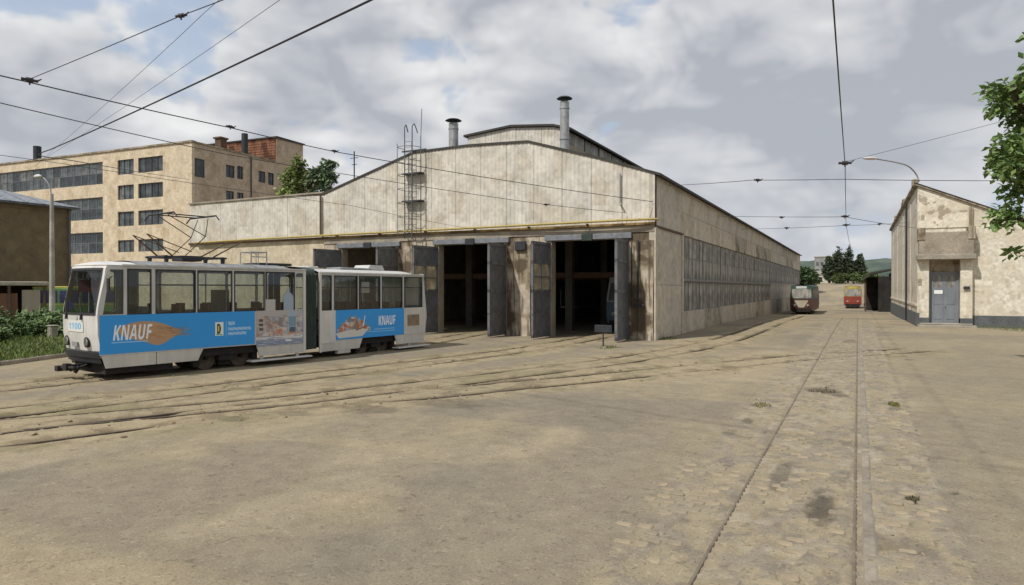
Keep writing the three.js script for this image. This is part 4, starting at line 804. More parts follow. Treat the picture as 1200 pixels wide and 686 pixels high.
  add(false, 'picture_advert', quad(4.39, 6.08, 0.60, 1.70, W + 0.002), pm(adMural), 'picture panel with packs and a bottle');
  add(false, 'advert_cutout', M(bx(4.72, 5.06, 1.70, 2.05, W + 0.002, W + 0.008)), mat([0.50, 0.49, 0.45], { roughness: 0.5 })); 
  { const s = new THREE.Shape(); s.moveTo(5.36, 1.7); s.lineTo(5.72, 1.7); s.lineTo(5.72, 2.1); s.quadraticCurveTo(5.68, 2.25, 5.58, 2.26); s.lineTo(5.57, 2.42); s.lineTo(5.5, 2.42); s.lineTo(5.49, 2.26); s.quadraticCurveTo(5.4, 2.25, 5.36, 2.1); const g = new THREE.ExtrudeGeometry(s, { depth: 0.006, bevelEnabled: false }); g.translate(0, 0, W + 0.002); add(false, 'advert_cutout', g, mat([0.33, 0.42, 0.50], { roughness: 0.5 }), 'bottle-shaped cutout over a window'); }
  add(false, 'blue_strip', bx(6.09, 6.2, 0.69, 1.7, W + 0.002, W + 0.008), mat([0.014, 0.24, 0.62], { roughness: 0.4 }));
  add(true, 'side_advert', quad(0.72, 4.22, 0.66, 1.70, W + 0.002), pm(adRear), 'blue rear side with a picture and white letters');
  add(true, 'white_panel', M(quad(0.0, 0.715, 0.58, 1.7, W + 0.002)), MT.white); add(true, 'white_panel', quad(4.225, 5.5, 0.66, 1.7, W + 0.002), MT.skirt);
  add(true, 'brown_panel', bx(4.42, 5.12, 0.98, 1.42, W + 0.008, W + 0.014), mat([0.36, 0.27, 0.18], { map: concT, roughness: 0.8 }));
  // skirts
  const skirt = (rear, pts) => { for (const s of [1, -1]) add(rear, 'skirt', uvm(slab(pts, s * (W - 0.03) - 0.02, 0.04)), MT.skirt); };
  skirt(false, [[0.12, 0.33], [1.38, 0.33], [1.38, 0.68], [0.0, 0.68]]); skirt(false, [[1.40, 0.33], [2.55, 0.33], [2.72, 0.68], [1.40, 0.68]]); skirt(false, [[4.52, 0.3], [6.15, 0.3], [6.15, 0.68], [4.40, 0.68]]);
  skirt(true, [[0.02, 0.30], [1.85, 0.30], [2.02, 0.66], [0.02, 0.66]]); skirt(true, [[3.86, 0.30], [5.42, 0.30], [5.5, 0.66], [3.72, 0.66]]);
  add(false, 'door_post', bx(6.1, 6.2, 0.3, 3.0, W - 0.03, W + 0.012), MT.white); add(true, 'door_post', bx(0, 0.09, 0.28, 3.0, W - 0.03, W + 0.014), MT.white);
  add(false, 'step_board', uvm(M(cbx(4.15, 6.35, 0.14, 0.19, W - 0.15, W + 0.16, 0.015), bx(4.6, 4.7, 0.15, 0.4, W - 0.15, W - 0.1), bx(5.9, 6.0, 0.15, 0.4, W - 0.15, W - 0.1))), MT.white); add(true, 'step_board', uvm(M(cbx(3.7, 5.6, 0.14, 0.19, W - 0.15, W + 0.2, 0.015), bx(4.6, 4.7, 0.15, 0.4, W - 0.15, W - 0.1))), MT.white); add(true, 'battery_box', uvm(cbx(0.85, 1.45, 0.16, 0.32, W - 0.2, W - 0.02)), MT.skirt);
  // under-floor, floor, bogies
  for (const [rear, len] of [[false, 6.2], [true, 5.4]]) {
    add(rear, 'underframe', uvm(M(bx(0.25, len - 0.1, 0.42, 0.84, -0.95, 0.95), rear ? null : bx(0.15, 1.9, 0.16, 0.42, -0.95, 0.95))), MT.under); add(rear, 'floor', bx(0.2, len, 0.84, 0.9, -W + 0.05, W - 0.05), MT.floorD);
    const bc = rear ? 2.9 : 3.55, bo = add(rear, 'bogie', uvm(M(bx(bc - 0.95, bc + 0.95, 0.4, 0.55, 0.7, 0.85), bx(bc - 0.95, bc + 0.95, 0.4, 0.55, -0.85, -0.7), bx(bc - 0.25, bc + 0.25, 0.25, 0.6, -0.8, 0.9), rod([bc - 0.55, 0.33, -0.75], [bc - 0.55, 0.33, 0.75], 0.06), rod([bc + 0.55, 0.33, -0.75], [bc + 0.55, 0.33, 0.75], 0.06), bx(bc - 1.05, bc - 0.85, 0.14, 0.5, 0.5, 0.9), bx(bc + 0.85, bc + 1.0, 0.2, 0.5, 0.5, 0.9), bx(bc - 0.18, bc + 0.18, 0.1, 0.22, 0.6, 0.75))), MT.under);
    for (const dx of [-0.55, 0.55]) for (const z of [-0.6, 0.6]) { const wq = add(rear, 'wheel', M(rod([bc + dx, 0.33, z - 0.05], [bc + dx, 0.33, z + 0.05], 0.33, 0.33, 24), rod([bc + dx, 0.33, z - Math.sign(z) * 0.08], [bc + dx, 0.33, z - Math.sign(z) * 0.05], 0.36, 0.36, 24)), MT.railIron, undefined, bo); }
  }
  // seats, grab poles and far-side lining
  for (const [rear, x0, n] of [[false, 1.7, 5], [true, 0.6, 5]]) {
    for (let k = 0; k < n; k++) for (const z of [-0.72, 0.72]) { const x = x0 + k * 0.85; add(rear, 'passenger_seat', M(bx(x, x + 0.42, 1.25, 1.33, z - 0.22, z + 0.22), bx(x + 0.38, x + 0.45, 1.28, 1.95, z - 0.22, z + 0.22), bx(x + 0.15, x + 0.25, 0.9, 1.25, z - 0.06, z + 0.06)), MT.seat); }
    for (let k = 0; k < 4; k++) add(rear, 'grab_pole', rod([x0 + 0.3 + k * 1.15, 0.9, (k % 2 ? 0.42 : -0.42)], [x0 + 0.3 + k * 1.15, 2.98, (k % 2 ? 0.42 : -0.42)], 0.02), mat([0.62, 0.6, 0.5], { roughness: 0.4 }));
    add(rear, 'ceiling', bx(rear ? 0.1 : 1.0, rear ? 5.2 : 6.15, 2.95, 2.99, -W + 0.05, W - 0.05), MT.interior);
  }
  add(false, 'heater_cabinet', bx(4.1, 4.5, 0.9, 2.35, -1.0, -0.6), MT.interior); add(true, 'window_notice', bx(2.0, 2.4, 2.3, 2.7, W - 0.05, W - 0.045), mat([0.7, 0.58, 0.56]));
  // rear end
  add(true, 'rear_wall', uvm(M(grid(8, 8, (u, v) => { const y = mix(0.62, 3.0, v), zn = mix(1, -1, u); const px = [[0.62, 5.46], [1.3, 5.58], [1.72, 5.54], [3.0, 5.36]]; return [yAt(px, y) - 0.1 * zn * zn, y, zn * (W - 0.01)]; }))), MT.pale);
  // bellows between the cars
  const bel = [];
  for (let k = 0; k <= 7; k++) { const t = k / 7, a = V(6.2, 0, 0), b = V(0, 0, 0).applyMatrix4(m2), c = a.clone().lerp(b, t), w = W - 0.07 - (k % 2) * 0.07; bel.push([c.x, c.z, w, mix(0, A2 - A1, t)]); }
  const bg = grid(7, 12, (u, v) => { const [x, z, w, ang] = bel[Math.round(u * 7)]; const P = [[1, 0.35], [1, 1.2], [1, 2.2], [1, 2.85], [0.9, 3.05], [0.5, 3.12], [0, 3.14], [-0.5, 3.12], [-0.9, 3.05], [-1, 2.85], [-1, 2.2], [-1, 1.2], [-1, 0.35]][Math.round(v * 12)]; return [x + Math.sin(ang) * P[0] * w, P[1] - (P[1] > 3 ? (W - 0.07 - w) : 0), z + Math.cos(ang) * P[0] * w]; }, false);
  add(false, 'bellows', uvm(bg), MT.bellows, 'dark green folded bellows');
  // roof gear
  add(false, 'roof_duct', uvm(M(cbx(4.9, 6.1, 3.14, 3.22, -0.5, 0.5, 0.02))), MT.darkSteel); add(true, 'roof_vent', uvm(M(cbx(1.6, 3.2, 3.12, 3.24, -0.4, 0.4, 0.03))), MT.paleRoof); add(true, 'roof_vent', uvm(M(slab([[2.9, 3.12], [3.9, 3.12], [3.75, 3.36], [3.1, 3.36]], -0.4, 0.8))), MT.pale); add(true, 'roof_vent', uvm(cbx(0.05, 0.5, 3.1, 3.24, -0.5, 0.5, 0.03)), MT.pale);
  add(true, 'tail_lamp', rod([5.3, 3.0, 1.0], [5.45, 2.99, 1.02], 0.05, 0.05, 10), mat([0.75, 0.72, 0.66], { roughness: 0.3 }));
  const cage = M(rod([4.6, 3.13, 0.5], [4.6, 3.55, 0.5], 0.02), rod([5.15, 3.13, 0.5], [5.15, 3.6, 0.5], 0.02), rod([4.6, 3.13, -0.1], [4.6, 3.55, -0.1], 0.015), rod([5.15, 3.13, -0.1], [5.15, 3.55, -0.1], 0.015), rod([4.6, 3.55, 0.5], [5.15, 3.55, 0.5], 0.02), rod([4.6, 3.4, 0.5], [5.15, 3.4, 0.5], 0.015), rod([4.6, 3.55, -0.1], [5.15, 3.55, -0.1], 0.015), rod([4.85, 3.13, 0.5], [4.85, 3.55, 0.5], 0.012), rod([4.6, 3.55, -0.1], [4.6, 3.55, 0.5], 0.015), rod([5.15, 3.55, -0.1], [5.15, 3.55, 0.5], 0.015));
  add(false, 'roof_rack', cage, MT.galv);
  // pantograph: base frame, two lower arms to each knee, upper arms to the pan
  const pg = add(false, 'pantograph', M(bx(1.85, 3.75, 3.28, 3.33, 0.5, 0.56), bx(1.85, 3.75, 3.28, 3.33, -0.56, -0.5), bx(1.9, 1.96, 3.28, 3.34, -0.56, 0.56), bx(3.6, 3.66, 3.28, 3.34, -0.56, 0.56), bx(2.5, 3.1, 3.2, 3.36, -0.3, 0.3), ...[[1.95, 0.5], [3.65, 0.5], [1.95, -0.5], [3.65, -0.5]].map(([x, z]) => rod([x, 3.1, z], [x, 3.3, z], 0.05, 0.07, 8))), MT.wire, 'folded diamond pantograph on the roof');
  for (const z of [-0.42, 0.42]) {
    add(false, 'lower_arm', rod([2.15, 3.34, z], [1.45, 3.92, z], 0.024, 0.018), MT.rust, undefined, pg); add(false, 'lower_arm', rod([3.4, 3.34, z], [4.35, 3.86, z], 0.024, 0.018), MT.rust, undefined, pg);
    add(false, 'upper_arm', rod([1.45, 3.92, z], [2.75, 3.48, z * 0.9], 0.014), MT.rust, undefined, pg); add(false, 'upper_arm', rod([2.1, 4.52, z * 0.7], [3.15, 3.95, z], 0.014), MT.rust, undefined, pg); add(false, 'upper_arm', rod([3.15, 3.95, z], [2.55, 3.36, z], 0.014), MT.rust, undefined, pg); add(false, 'upper_arm', rod([3.15, 3.95, z], [3.3, 4.5, z * 0.7], 0.012), MT.rust, undefined, pg);
  }
  add(false, 'contact_pan', M(...[2.05, 3.3].map((x) => M(rod([x, 4.56, -0.75], [x, 4.56, 0.75], 0.025), rod([x, 4.56, 0.75], [x - 0.02, 4.42, 0.95], 0.02), rod([x, 4.56, -0.75], [x - 0.02, 4.42, -0.95], 0.02))), rod([2.05, 4.55, 0.3], [3.3, 4.55, 0.3], 0.018), rod([2.05, 4.55, -0.3], [3.3, 4.55, -0.3], 0.018)), MT.wire, undefined, pg);
}

// ================================================================ PLAIN TRAMS further off
function plainTram(label, pos, ry, len, C, group) {
  const T = thing('tram_car', label, 'tram', { pos, ry, group }); // front at z = 0 facing +z, body runs to -z
  const W = 1.1, xs = (y) => W - 0.08 * sstep(1.7, 3, y) - 0.04 * sstep(0.9, 0.4, y);
  const fz = (y, q) => (y > 1.7 ? -(y - 1.7) * 0.22 : 0) - 0.22 * q * q - (y < 0.8 ? (0.8 - y) * 0.2 : 0);
  const face = (y0, y1, a, b, off, n = 10, m = 6) => grid(n, m, (u, v) => { const y = mix(y0, y1, v), q = mix(a, b, u); return [q * xs(y), y, fz(y, q) + off]; });
  const box = (y0, y1) => { const g = []; for (const s of [-1, 1]) g.push(grid(1, 6, (u, v) => { const y = mix(y0, y1, v); return [s * xs(y), y, s > 0 ? mix(fz(y, 1), -len, u) : mix(-len, fz(y, 1), u)]; })); g.push(grid(1, 6, (u, v) => { const y = mix(y0, y1, v); return [mix(xs(y), -xs(y), u), y, -len]; })); return g; };
  part(T, 'lower_body', uvm(M(box(0.35, 1.55), face(0.45, 1.65, -1, 1, 0))), C.low); part(T, 'upper_body', uvm(M(box(1.55, 3.0), face(1.65, 3.05, -1, 1, -0.012))), C.up);
  part(T, 'roof', uvm(grid(8, 4, (u, v) => { const q = mix(-1, 1, u); return [q * xs(3), 2.98 + 0.18 * (1 - q * q), mix(fz(3, q) + 0.02, -len - 0.01, v)]; })), C.roof);
  part(T, 'windscreen', face(1.72, 2.68, -0.88, 0.88, 0.012), C.glass || MT.grime[1]);
  part(T, 'route_board', face(2.74, 2.98, -0.5, 0.5, 0.014), C.board);
  if (C.mask) part(T, 'front_mask', uvm(grid(10, 6, (u, v) => { const y = mix(0.75, 1.5, v), h = 0.25 + 0.45 * v, q = mix(-h, h, u); return [q, y, fz(y, q) + 0.015]; })), C.mask);
  for (const s of [-1, 1]) { const hl = part(T, 'headlight', rod([s * 0.62, 1.0, -0.12], [s * 0.62, 1.0, 0.02], 0.12, 0.12, 14), MT.chrome);
    const n = Math.floor((len - 1.2) / 1.35); for (let k = 0; k < n; k++) part(T, 'window', uvm(bx(s * (W - 0.03) - 0.01, s * (W - 0.03) + 0.03 * s + 0.01, 1.72, 2.66, -1.95 - k * 1.35, -0.8 - k * 1.35)), MT.grime[k % 2]); }
  part(T, 'bumper', uvm(face(0.3, 0.62, -0.85, 0.85, 0.06)), MT.under); part(T, 'underframe', bx(-0.9, 0.9, 0.25, 0.5, -len + 0.2, -0.5), MT.under);
  for (const z of [-2.2, -3.8, -len + 3.8, -len + 2.2]) for (const s of [-1, 1]) part(T, 'wheel', rod([s * 0.55, 0.33, z], [s * 0.66, 0.33, z], 0.33, 0.33, 18), MT.railIron);
  return T;
}
const paint = (r, g, b) => mat([r, g, b], { map: paintT, roughness: 0.45 });
plainTram('green fronted tram with cream mask parked along the hall side', [-5.3, -0.37, -76.5], 0, 13, { low: paint(0.11, 0.05, 0.045), up: paint(0.03, 0.085, 0.065), roof: paint(0.05, 0.10, 0.08), board: paint(0.55, 0.6, 0.55), mask: paint(0.55, 0.50, 0.38) });
plainTram('red and yellow work tram standing at the end of the yard', [-0.68, -0.4, -104], 0, 9, { low: paint(0.34, 0.065, 0.045), up: paint(0.42, 0.31, 0.07), roof: paint(0.35, 0.26, 0.05), board: paint(0.5, 0.4, 0.05) });
plainTram('white and blue tram standing inside the gate', [-11.35, 0, -35.5], 0, 12, { low: paint(0.12, 0.22, 0.33), up: paint(0.5, 0.53, 0.55), roof: paint(0.4, 0.42, 0.43), board: paint(0.3, 0.32, 0.35), glass: MT.officeGlass[2] });

// ================================================================ PLANTS
function leafMat(c) { return new THREE.MeshPhysicalMaterial({ color: col(...c), vertexColors: true, roughness: 0.8, transmission: 0.25, thickness: 0 }); }
// many folded leaves in clumps through the volumes of the crown
function foliage(seed, blobs, n, size, clump, spread, tone = 0.5) {
  const R = rng(seed), pos = new Float32Array(n * 12 * 3), colr = new Float32Array(n * 12 * 3), gauss = () => (R() + R() + R() - 1.5) * 0.8;
  const vols = blobs.map((b) => b[3] * b[4] * b[5]), tot = vols.reduce((a, b) => a + b, 0), centres = [];
  const nc = Math.round(n / clump);
  for (let i = 0; i < nc; i++) {
    let t = R() * tot, k = 0; while (t > vols[k] && k < blobs.length - 1) t -= vols[k++];
    const b = blobs[k]; let x, y, z, d; do { x = R() * 2 - 1; y = R() * 2 - 1; z = R() * 2 - 1; d = x * x + y * y + z * z; } while (d > 1 || (d < 0.3 && R() < 0.7));
    centres.push([b[0] + x * b[3], b[1] + y * b[4], b[2] + z * b[5], 0.75 + R() * 0.5]);
  }
  let o = 0;
  const e = new THREE.Euler(), q = new THREE.Quaternion(), P = [V(0, 0, 0), V(0.5, 0.08, 0.28), V(1, 0, 0), V(0.5, 0.08, -0.28)], A = [V(), V(), V(), V()];
  for (let i = 0; i < n; i++) {
    const c = centres[i % nc], s = size * (0.6 + R() * 0.8); e.set((R() - 0.5) * 1.9, R() * 6.283, (R() - 0.65) * 1.5); q.setFromEuler(e);
    const cx = c[0] + gauss() * spread, cy = c[1] + gauss() * spread * 0.75, cz = c[2] + gauss() * spread;
    P.forEach((p, k) => A[k].copy(p).multiplyScalar(s).applyQuaternion(q).add(V(cx, cy, cz)));
    const g = c[3] * (0.75 + R() * 0.5), yel = R() * tone, rgb = [g * (0.85 + yel * 0.55), g, g * (0.8 - yel * 0.35)];
    for (const k of [0, 1, 2, 0, 2, 3]) { pos.set([A[k].x, A[k].y, A[k].z], o * 3); colr.set(rgb, o * 3); o++; }
  }
  const g = new THREE.BufferGeometry(); g.setAttribute('position', new THREE.BufferAttribute(pos.slice(0, o * 3), 3)); g.setAttribute('color', new THREE.BufferAttribute(colr.slice(0, o * 3), 3)); g.computeVertexNormals(); return g;
}
function tree(name, label, pos, { trunk, blobs, n, size, clump = 14, spread, color, limbs = 6, seed = 1, group }) {
  const o = thing(name, label, 'tree', { pos, group }), R = rng(seed + 500), [h, r] = trunk, parts = [];
  const bend = (R() - 0.5) * h * 0.08; parts.push(tube([[0, -0.3, 0], [bend, h * 0.4, bend * 0.5], [bend * 0.4, h * 0.8, 0], [0, h, 0]], r, 14, 9));
  const tg = parts[0], p = tg.attributes.position; for (let i = 0; i < p.count; i++) { const t = clamp(p.getY(i) / h), k = 1 - 0.55 * t; p.setX(i, p.getX(i) * k + 0); p.setZ(i, p.getZ(i) * k); }
  part(o, 'trunk', uvm(tg), MT.bark);
  for (let k = 0; k < limbs; k++) { const b = blobs[k % blobs.length], y = h * (0.5 + 0.4 * R()); part(o, 'limb', uvm(tube([[0, y, 0], [b[0] * 0.45 + (R() - 0.5) * b[3] * 0.6, mix(y, b[1], 0.6), b[2] * 0.45 + (R() - 0.5) * b[5] * 0.6], [b[0] + (R() - 0.5) * b[3], b[1] + R() * b[4] * 0.5, b[2] + (R() - 0.5) * b[5]]], r * 0.28, 10, 6)), MT.bark); }
  part(o, 'crown', foliage(seed, blobs, n, size, clump, spread), leafMat(color)); return o;
}
// big broadleaf at the right edge
tree('broadleaf_tree', 'large leafy tree overhanging the workshop corner', [6.3, 0, -26.6], { trunk: [6.5, 0.26], seed: 3, limbs: 12, n: 44000, size: 0.23, clump: 36, spread: 0.36, color: [0.145, 0.225, 0.075],
  blobs: [[-0.9, 6.5, 0.2, 1.6, 1.3, 1.9], [-1.5, 8.4, 0.4, 1.25, 0.9, 1.3], [0.6, 8.2, 0, 2.2, 2.4, 2.2], [-1.25, 5.0, 0.3, 0.8, 0.6, 0.9], [0.9, 5.0, -0.3, 1.7, 1.2, 1.8], [-0.4, 10.2, 0.1, 1.2, 1.2, 1.4], [-2.2, 4.6, 0.2, 0.5, 0.45, 0.6], [-1.7, 3.5, 0.2, 0.5, 0.32, 0.5], [-1.0, 4.0, 0.1, 0.7, 0.6, 0.7], [1.9, 7, -0.5, 1.8, 2.4, 1.8]] });
// small trees behind the annex
tree('slim_tree', 'green bushy tree rising behind the annex parapet', [-38.9, 0, -38.8], { trunk: [9.2, 0.16], seed: 7, n: 3000, size: 0.34, clump: 12, spread: 0.36, color: [0.25, 0.31, 0.12], blobs: [[0, 10.3, 0, 1.0, 1.5, 1.0], [-0.5, 9.2, 0, 1.1, 1.0, 1.0], [0.4, 11.6, 0, 0.6, 0.9, 0.6]] });
tree('slim_tree', 'sparse dark tree beside the bushy one behind the annex', [-36.8, 0, -39.6], { trunk: [9.6, 0.13], seed: 8, n: 1500, size: 0.36, clump: 16, spread: 0.22, color: [0.15, 0.21, 0.13], blobs: [[0, 10.6, 0, 1.2, 1.2, 1.0], [0.7, 11.2, 0, 0.7, 1.1, 0.7], [-0.7, 11.0, 0, 0.6, 0.9, 0.6]] });
// far end of the yard
for (const [x, z, h, w, k] of [[-6.2, -178, 7.0, 1.8, 0], [-4.3, -180, 8.6, 1.8, 1], [-2.2, -182, 8.9, 1.9, 2], [0.3, -183, 7.2, 1.7, 3]]) {
  const y = terrain(x, z), H = h;
  tree('conifer_tree', ['dark conifer beside the pale far house', 'tall dark conifer second from the pale far house', 'tallest dark conifer of the row at the yard end', 'dark conifer at the end of the row beside the hill'][k], [x, y - 0.2, z], { trunk: [H * 0.7, 0.25], seed: 20 + k, n: 3600, size: 0.5, clump: 18, spread: 0.4, limbs: 3, color: [0.05, 0.075, 0.04], blobs: [[0, H * 0.42, 0, w * 0.8, H * 0.3, w], [0, H * 0.72, 0, w * 0.5, H * 0.24, w * 0.7], [0.2, H * 0.92, 0, w * 0.2, H * 0.12, w * 0.3]], group: 'conifers at the end of the yard' });
}
tree('roadside_tree', 'green tree at the far end of the hall', [-9.2, -0.3, -139], { trunk: [4, 0.2], seed: 31, n: 5000, size: 0.5, clump: 16, spread: 0.5, color: [0.055, 0.095, 0.035], blobs: [[0, 5.0, 0, 2.2, 1.7, 2], [1.2, 4.4, 0, 1.6, 1.2, 1.5], [-0.2, 3.2, 0, 1.8, 1.5, 1.5]] });
tree('roadside_tree', 'low spreading tree below the conifers', [-3.2, 3.0, -162], { trunk: [1.5, 0.15], seed: 32, n: 3400, size: 0.42, clump: 14, spread: 0.45, color: [0.09, 0.13, 0.04], blobs: [[0, 1.6, 0, 2.2, 1.1, 1.4], [3.6, 1.7, 0, 2.6, 1.2, 1.4], [6, 1.5, -1, 2.4, 1.2, 1.6]] });
// wooded hill far off
{
  const g = grid(160, 24, (u, v) => { const x = mix(-160, 420, u), z = mix(-330, -560, v), r = Math.sin(Math.min(1, v * 1.6) * Math.PI / 2); const h = 5 + 15 * r * (0.72 + 0.5 * fbm(x * 0.011, 3, 3, 401)) + 5.5 * (fbm(x * 0.16, z * 0.12, 4, 405) - 0.35); return [x, h, z]; }, true);
  const p = g.attributes.position, c = []; for (let i = 0; i < p.count; i++) { const q = fbm(p.getX(i) * 0.09, p.getZ(i) * 0.08, 4, 409); c.push(...mix3([0.05, 0.075, 0.06], [0.095, 0.125, 0.09], sstep(0.35, 0.65, q))); }
  g.setAttribute('color', new THREE.Float32BufferAttribute(c, 3));
  solo('hill', 'wooded hill behind the depot', '', g, new THREE.MeshStandardMaterial({ vertexColors: true, roughness: 1, bumpMap: roughB, bumpScale: 0.4 }), { kind: 'structure' });
}
// verge with grass and bushes, left
{
  const kerbLine = [[-20.6, -3], [-22.3, -7.6], [-23.6, -11.3], [-24.5, -13.6], [-26.2, -18], [-29, -25]];
  const curve = new THREE.CatmullRomCurve3(kerbLine.map(([x, z]) => V(x, 0, z)));
  const v = thing('verge', 'grassy verge with a stone kerb', '', { kind: 'structure' });
  const g = grid(40, 40, (u, t) => { const c = curve.getPoint(t), x = mix(c.x - 0.02, c.x - 26, u); return [x, (u === 0 ? 0.06 : 0.13 + 0.18 * sstep(0, 0.12, u)) + 0.08 * (fbm(x * 0.8, c.z * 0.8, 3, 451) - 0.5), c.z]; });
  part(v, 'turf', uvm(g), mat([0.10, 0.125, 0.04], { map: gritT, roughness: 1 }));
  const n = 16; for (let k = 0; k < n; k++) { const a = curve.getPointAt(k / n), b = curve.getPointAt((k + 0.985) / n), d = Math.hypot(b.x - a.x, b.z - a.z), s = cbx(0, d, -0.15, 0.13 + (k % 3) * 0.008, -0.13, 0, 0.02); s.rotateY(Math.atan2(-(b.z - a.z), b.x - a.x)); s.translate(a.x, 0, a.z); part(v, 'kerb_stone', uvm(s), MT.kerb); }
  // grass blades
  const R = rng(61), N = 9000, blade = new THREE.BufferGeometry(); blade.setAttribute('position', new THREE.Float32BufferAttribute([-0.012, 0, 0, 0.012, 0, 0, 0.004, 0.09, 0.03, 0.004, 0.09, 0.03, 0.012, 0, 0, 0.02, 0.16, 0.09], 3)); blade.computeVertexNormals();
  const im = new THREE.InstancedMesh(blade, mat([0.13, 0.19, 0.055], { roughness: 0.9 }), N), m4 = new THREE.Matrix4(), q = new THREE.Quaternion();
  for (let i = 0; i < N; i++) { const t = 0.12 + R() * 0.72, c = curve.getPoint(t), x = c.x - 0.05 - Math.pow(R(), 1.3) * 10; q.setFromEuler(new THREE.Euler(0, R() * 6.3, 0)); const s = 0.5 + R() * 0.7; m4.compose(V(x, 0.14 + 0.18 * sstep(0, 3.1, c.x - x), c.z), q, V(s * 1.6, s, s)); im.setMatrixAt(i, m4); const k = 0.6 + R() * 0.7; im.setColorAt(i, col(k * (0.9 + R() * 0.4), k, k * 0.8)); }
  im.name = 'grass'; im.userData = { kind: 'stuff', label: 'short green grass on the verge', category: 'grass' }; im.castShadow = im.receiveShadow = true; scene.add(im);
}
const bushLabels = ['broad dark green bush on the verge under the shed wall', 'rounded green bush nearest the lamp post', 'low green bush at the grass edge'];
[[-32.2, -14.2, 1.5, 1.55, 41], [-32.6, -17.2, 1.25, 1.0, 42], [-29.6, -13.3, 1.0, 0.75, 43]].forEach(([x, z, r, h, s], k) => {
  const o = thing('bush', bushLabels[k], 'bush', { pos: [x, 0.28, z], group: 'bushes on the verge' });
  part(o, 'stem', M(rod([0, -0.1, 0], [0.2, h * 0.6, 0.1], 0.04), rod([0, -0.1, 0], [-0.3, h * 0.6, 0.1], 0.035), rod([0, -0.1, 0], [0.1, h * 0.6, -0.3], 0.035)), MT.bark);
  part(o, 'foliage', foliage(s, [[0, h * 0.5, 0, r, h * 0.62, r], [r * 0.7, h * 0.35, 0.3, r * 0.7, h * 0.5, r * 0.7], [-r * 0.6, h * 0.4, -0.4, r * 0.8, h * 0.5, r * 0.8]], 4200, 0.2, 12, 0.2), leafMat([0.13, 0.20, 0.08]));
});
// weeds and tufts in the yard
function tuft(label, x, z, n, r, h, c) {
  const R = rng(Math.round(x * 100 + z * 37) + 4000), pos = [];
  for (let i = 0; i < n; i++) { const a = R() * 6.28, d = Math.sqrt(R()) * r, bx0 = x + Math.cos(a) * d, bz = z + Math.sin(a) * d * 1.6, hh = h * (0.4 + R() * 0.8), lx = (R() - 0.5) * hh * 1.2, lz = (R() - 0.5) * hh * 1.2, w = 0.007 + R() * 0.009, t = R() * 6.28, wx = Math.cos(t) * w, wz = Math.sin(t) * w, y = groundAt(bx0, bz)[0] - 0.01; pos.push(bx0 - wx, y, bz - wz, bx0 + wx, y, bz + wz, bx0 + lx * 0.5 + wx * 0.7, y + hh * 0.7, bz + lz * 0.5 + wz * 0.7, bx0 - wx, y, bz - wz, bx0 + lx * 0.5 + wx * 0.7, y + hh * 0.7, bz + lz * 0.5 + wz * 0.7, bx0 + lx, y + hh, bz + lz); }
  const g = new THREE.BufferGeometry(); g.setAttribute('position', new THREE.Float32BufferAttribute(pos, 3)); g.computeVertexNormals();
  solo('weed_tuft', label, 'weeds', uvm(g), mat(c, { roughness: 0.95 }), { group: 'weeds in the yard' });
}
tuft('yellow green weed tuft at the edge of the worn track bed', 0.66, -15.9, 240, 0.10, 0.07, [0.17, 0.16, 0.045]);
tuft('dark withered weeds between the rails', -0.75, -17.4, 160, 0.28, 0.05, [0.085, 0.07, 0.04]);
tuft('tiny withered weed on the track bed edge', 0.56, -8.9, 70, 0.07, 0.05, [0.09, 0.08, 0.045]);
tuft('small green weeds left of the track', -1.75, -14.6, 120, 0.2, 0.05, [0.15, 0.14, 0.05]);
tuft('green weeds at the foot of the hall gate post', -9.0, -25.9, 220, 0.35, 0.1, [0.13, 0.15, 0.05]);
tuft('strip of grass along the workshop plinth', 9.0, -49.6, 900, 2.6, 0.2, [0.11, 0.14, 0.05]);
tuft('weeds along the hall corner', -8.0, -31.6, 240, 0.45, 0.12, [0.13, 0.14, 0.05]);

// ================================================================ SMALL THINGS, left background
{
  const o = thing('lamp_post', 'tall pale concrete lamp post behind the verge', 'lamp', { pos: [-38.8, 0.2, -21.05] });
  part(o, 'pole', uvm(rod([0, -0.2, 0], [0, 7.3, 0], 0.15, 0.09, 12)), mat([0.52, 0.50, 0.46], { map: concT }));
  part(o, 'arm', tube([[0, 7.2, 0], [-0.1, 7.7, 0.05], [-0.35, 8.1, 0.15], [-0.6, 8.25, 0.25]], 0.035, 12, 6), MT.galv);
  const g = new THREE.SphereGeometry(1, 14, 8); g.scale(0.32, 0.12, 0.14); g.translate(-0.75, 8.25, 0.3); part(o, 'lamp_head', g, MT.white);
  const b = thing('concrete_block', 'squat pale concrete post at the grass edge', 'post', { pos: [-30.2, 0.28, -16.4] });
  part(b, 'shaft', uvm(cbx(-0.15, 0.15, -0.1, 0.5, -0.15, 0.15, 0.04)), MT.concrete); part(b, 'cap', uvm(cbx(-0.17, 0.17, 0.5, 0.57, -0.17, 0.17, 0.03)), MT.concrete);
}
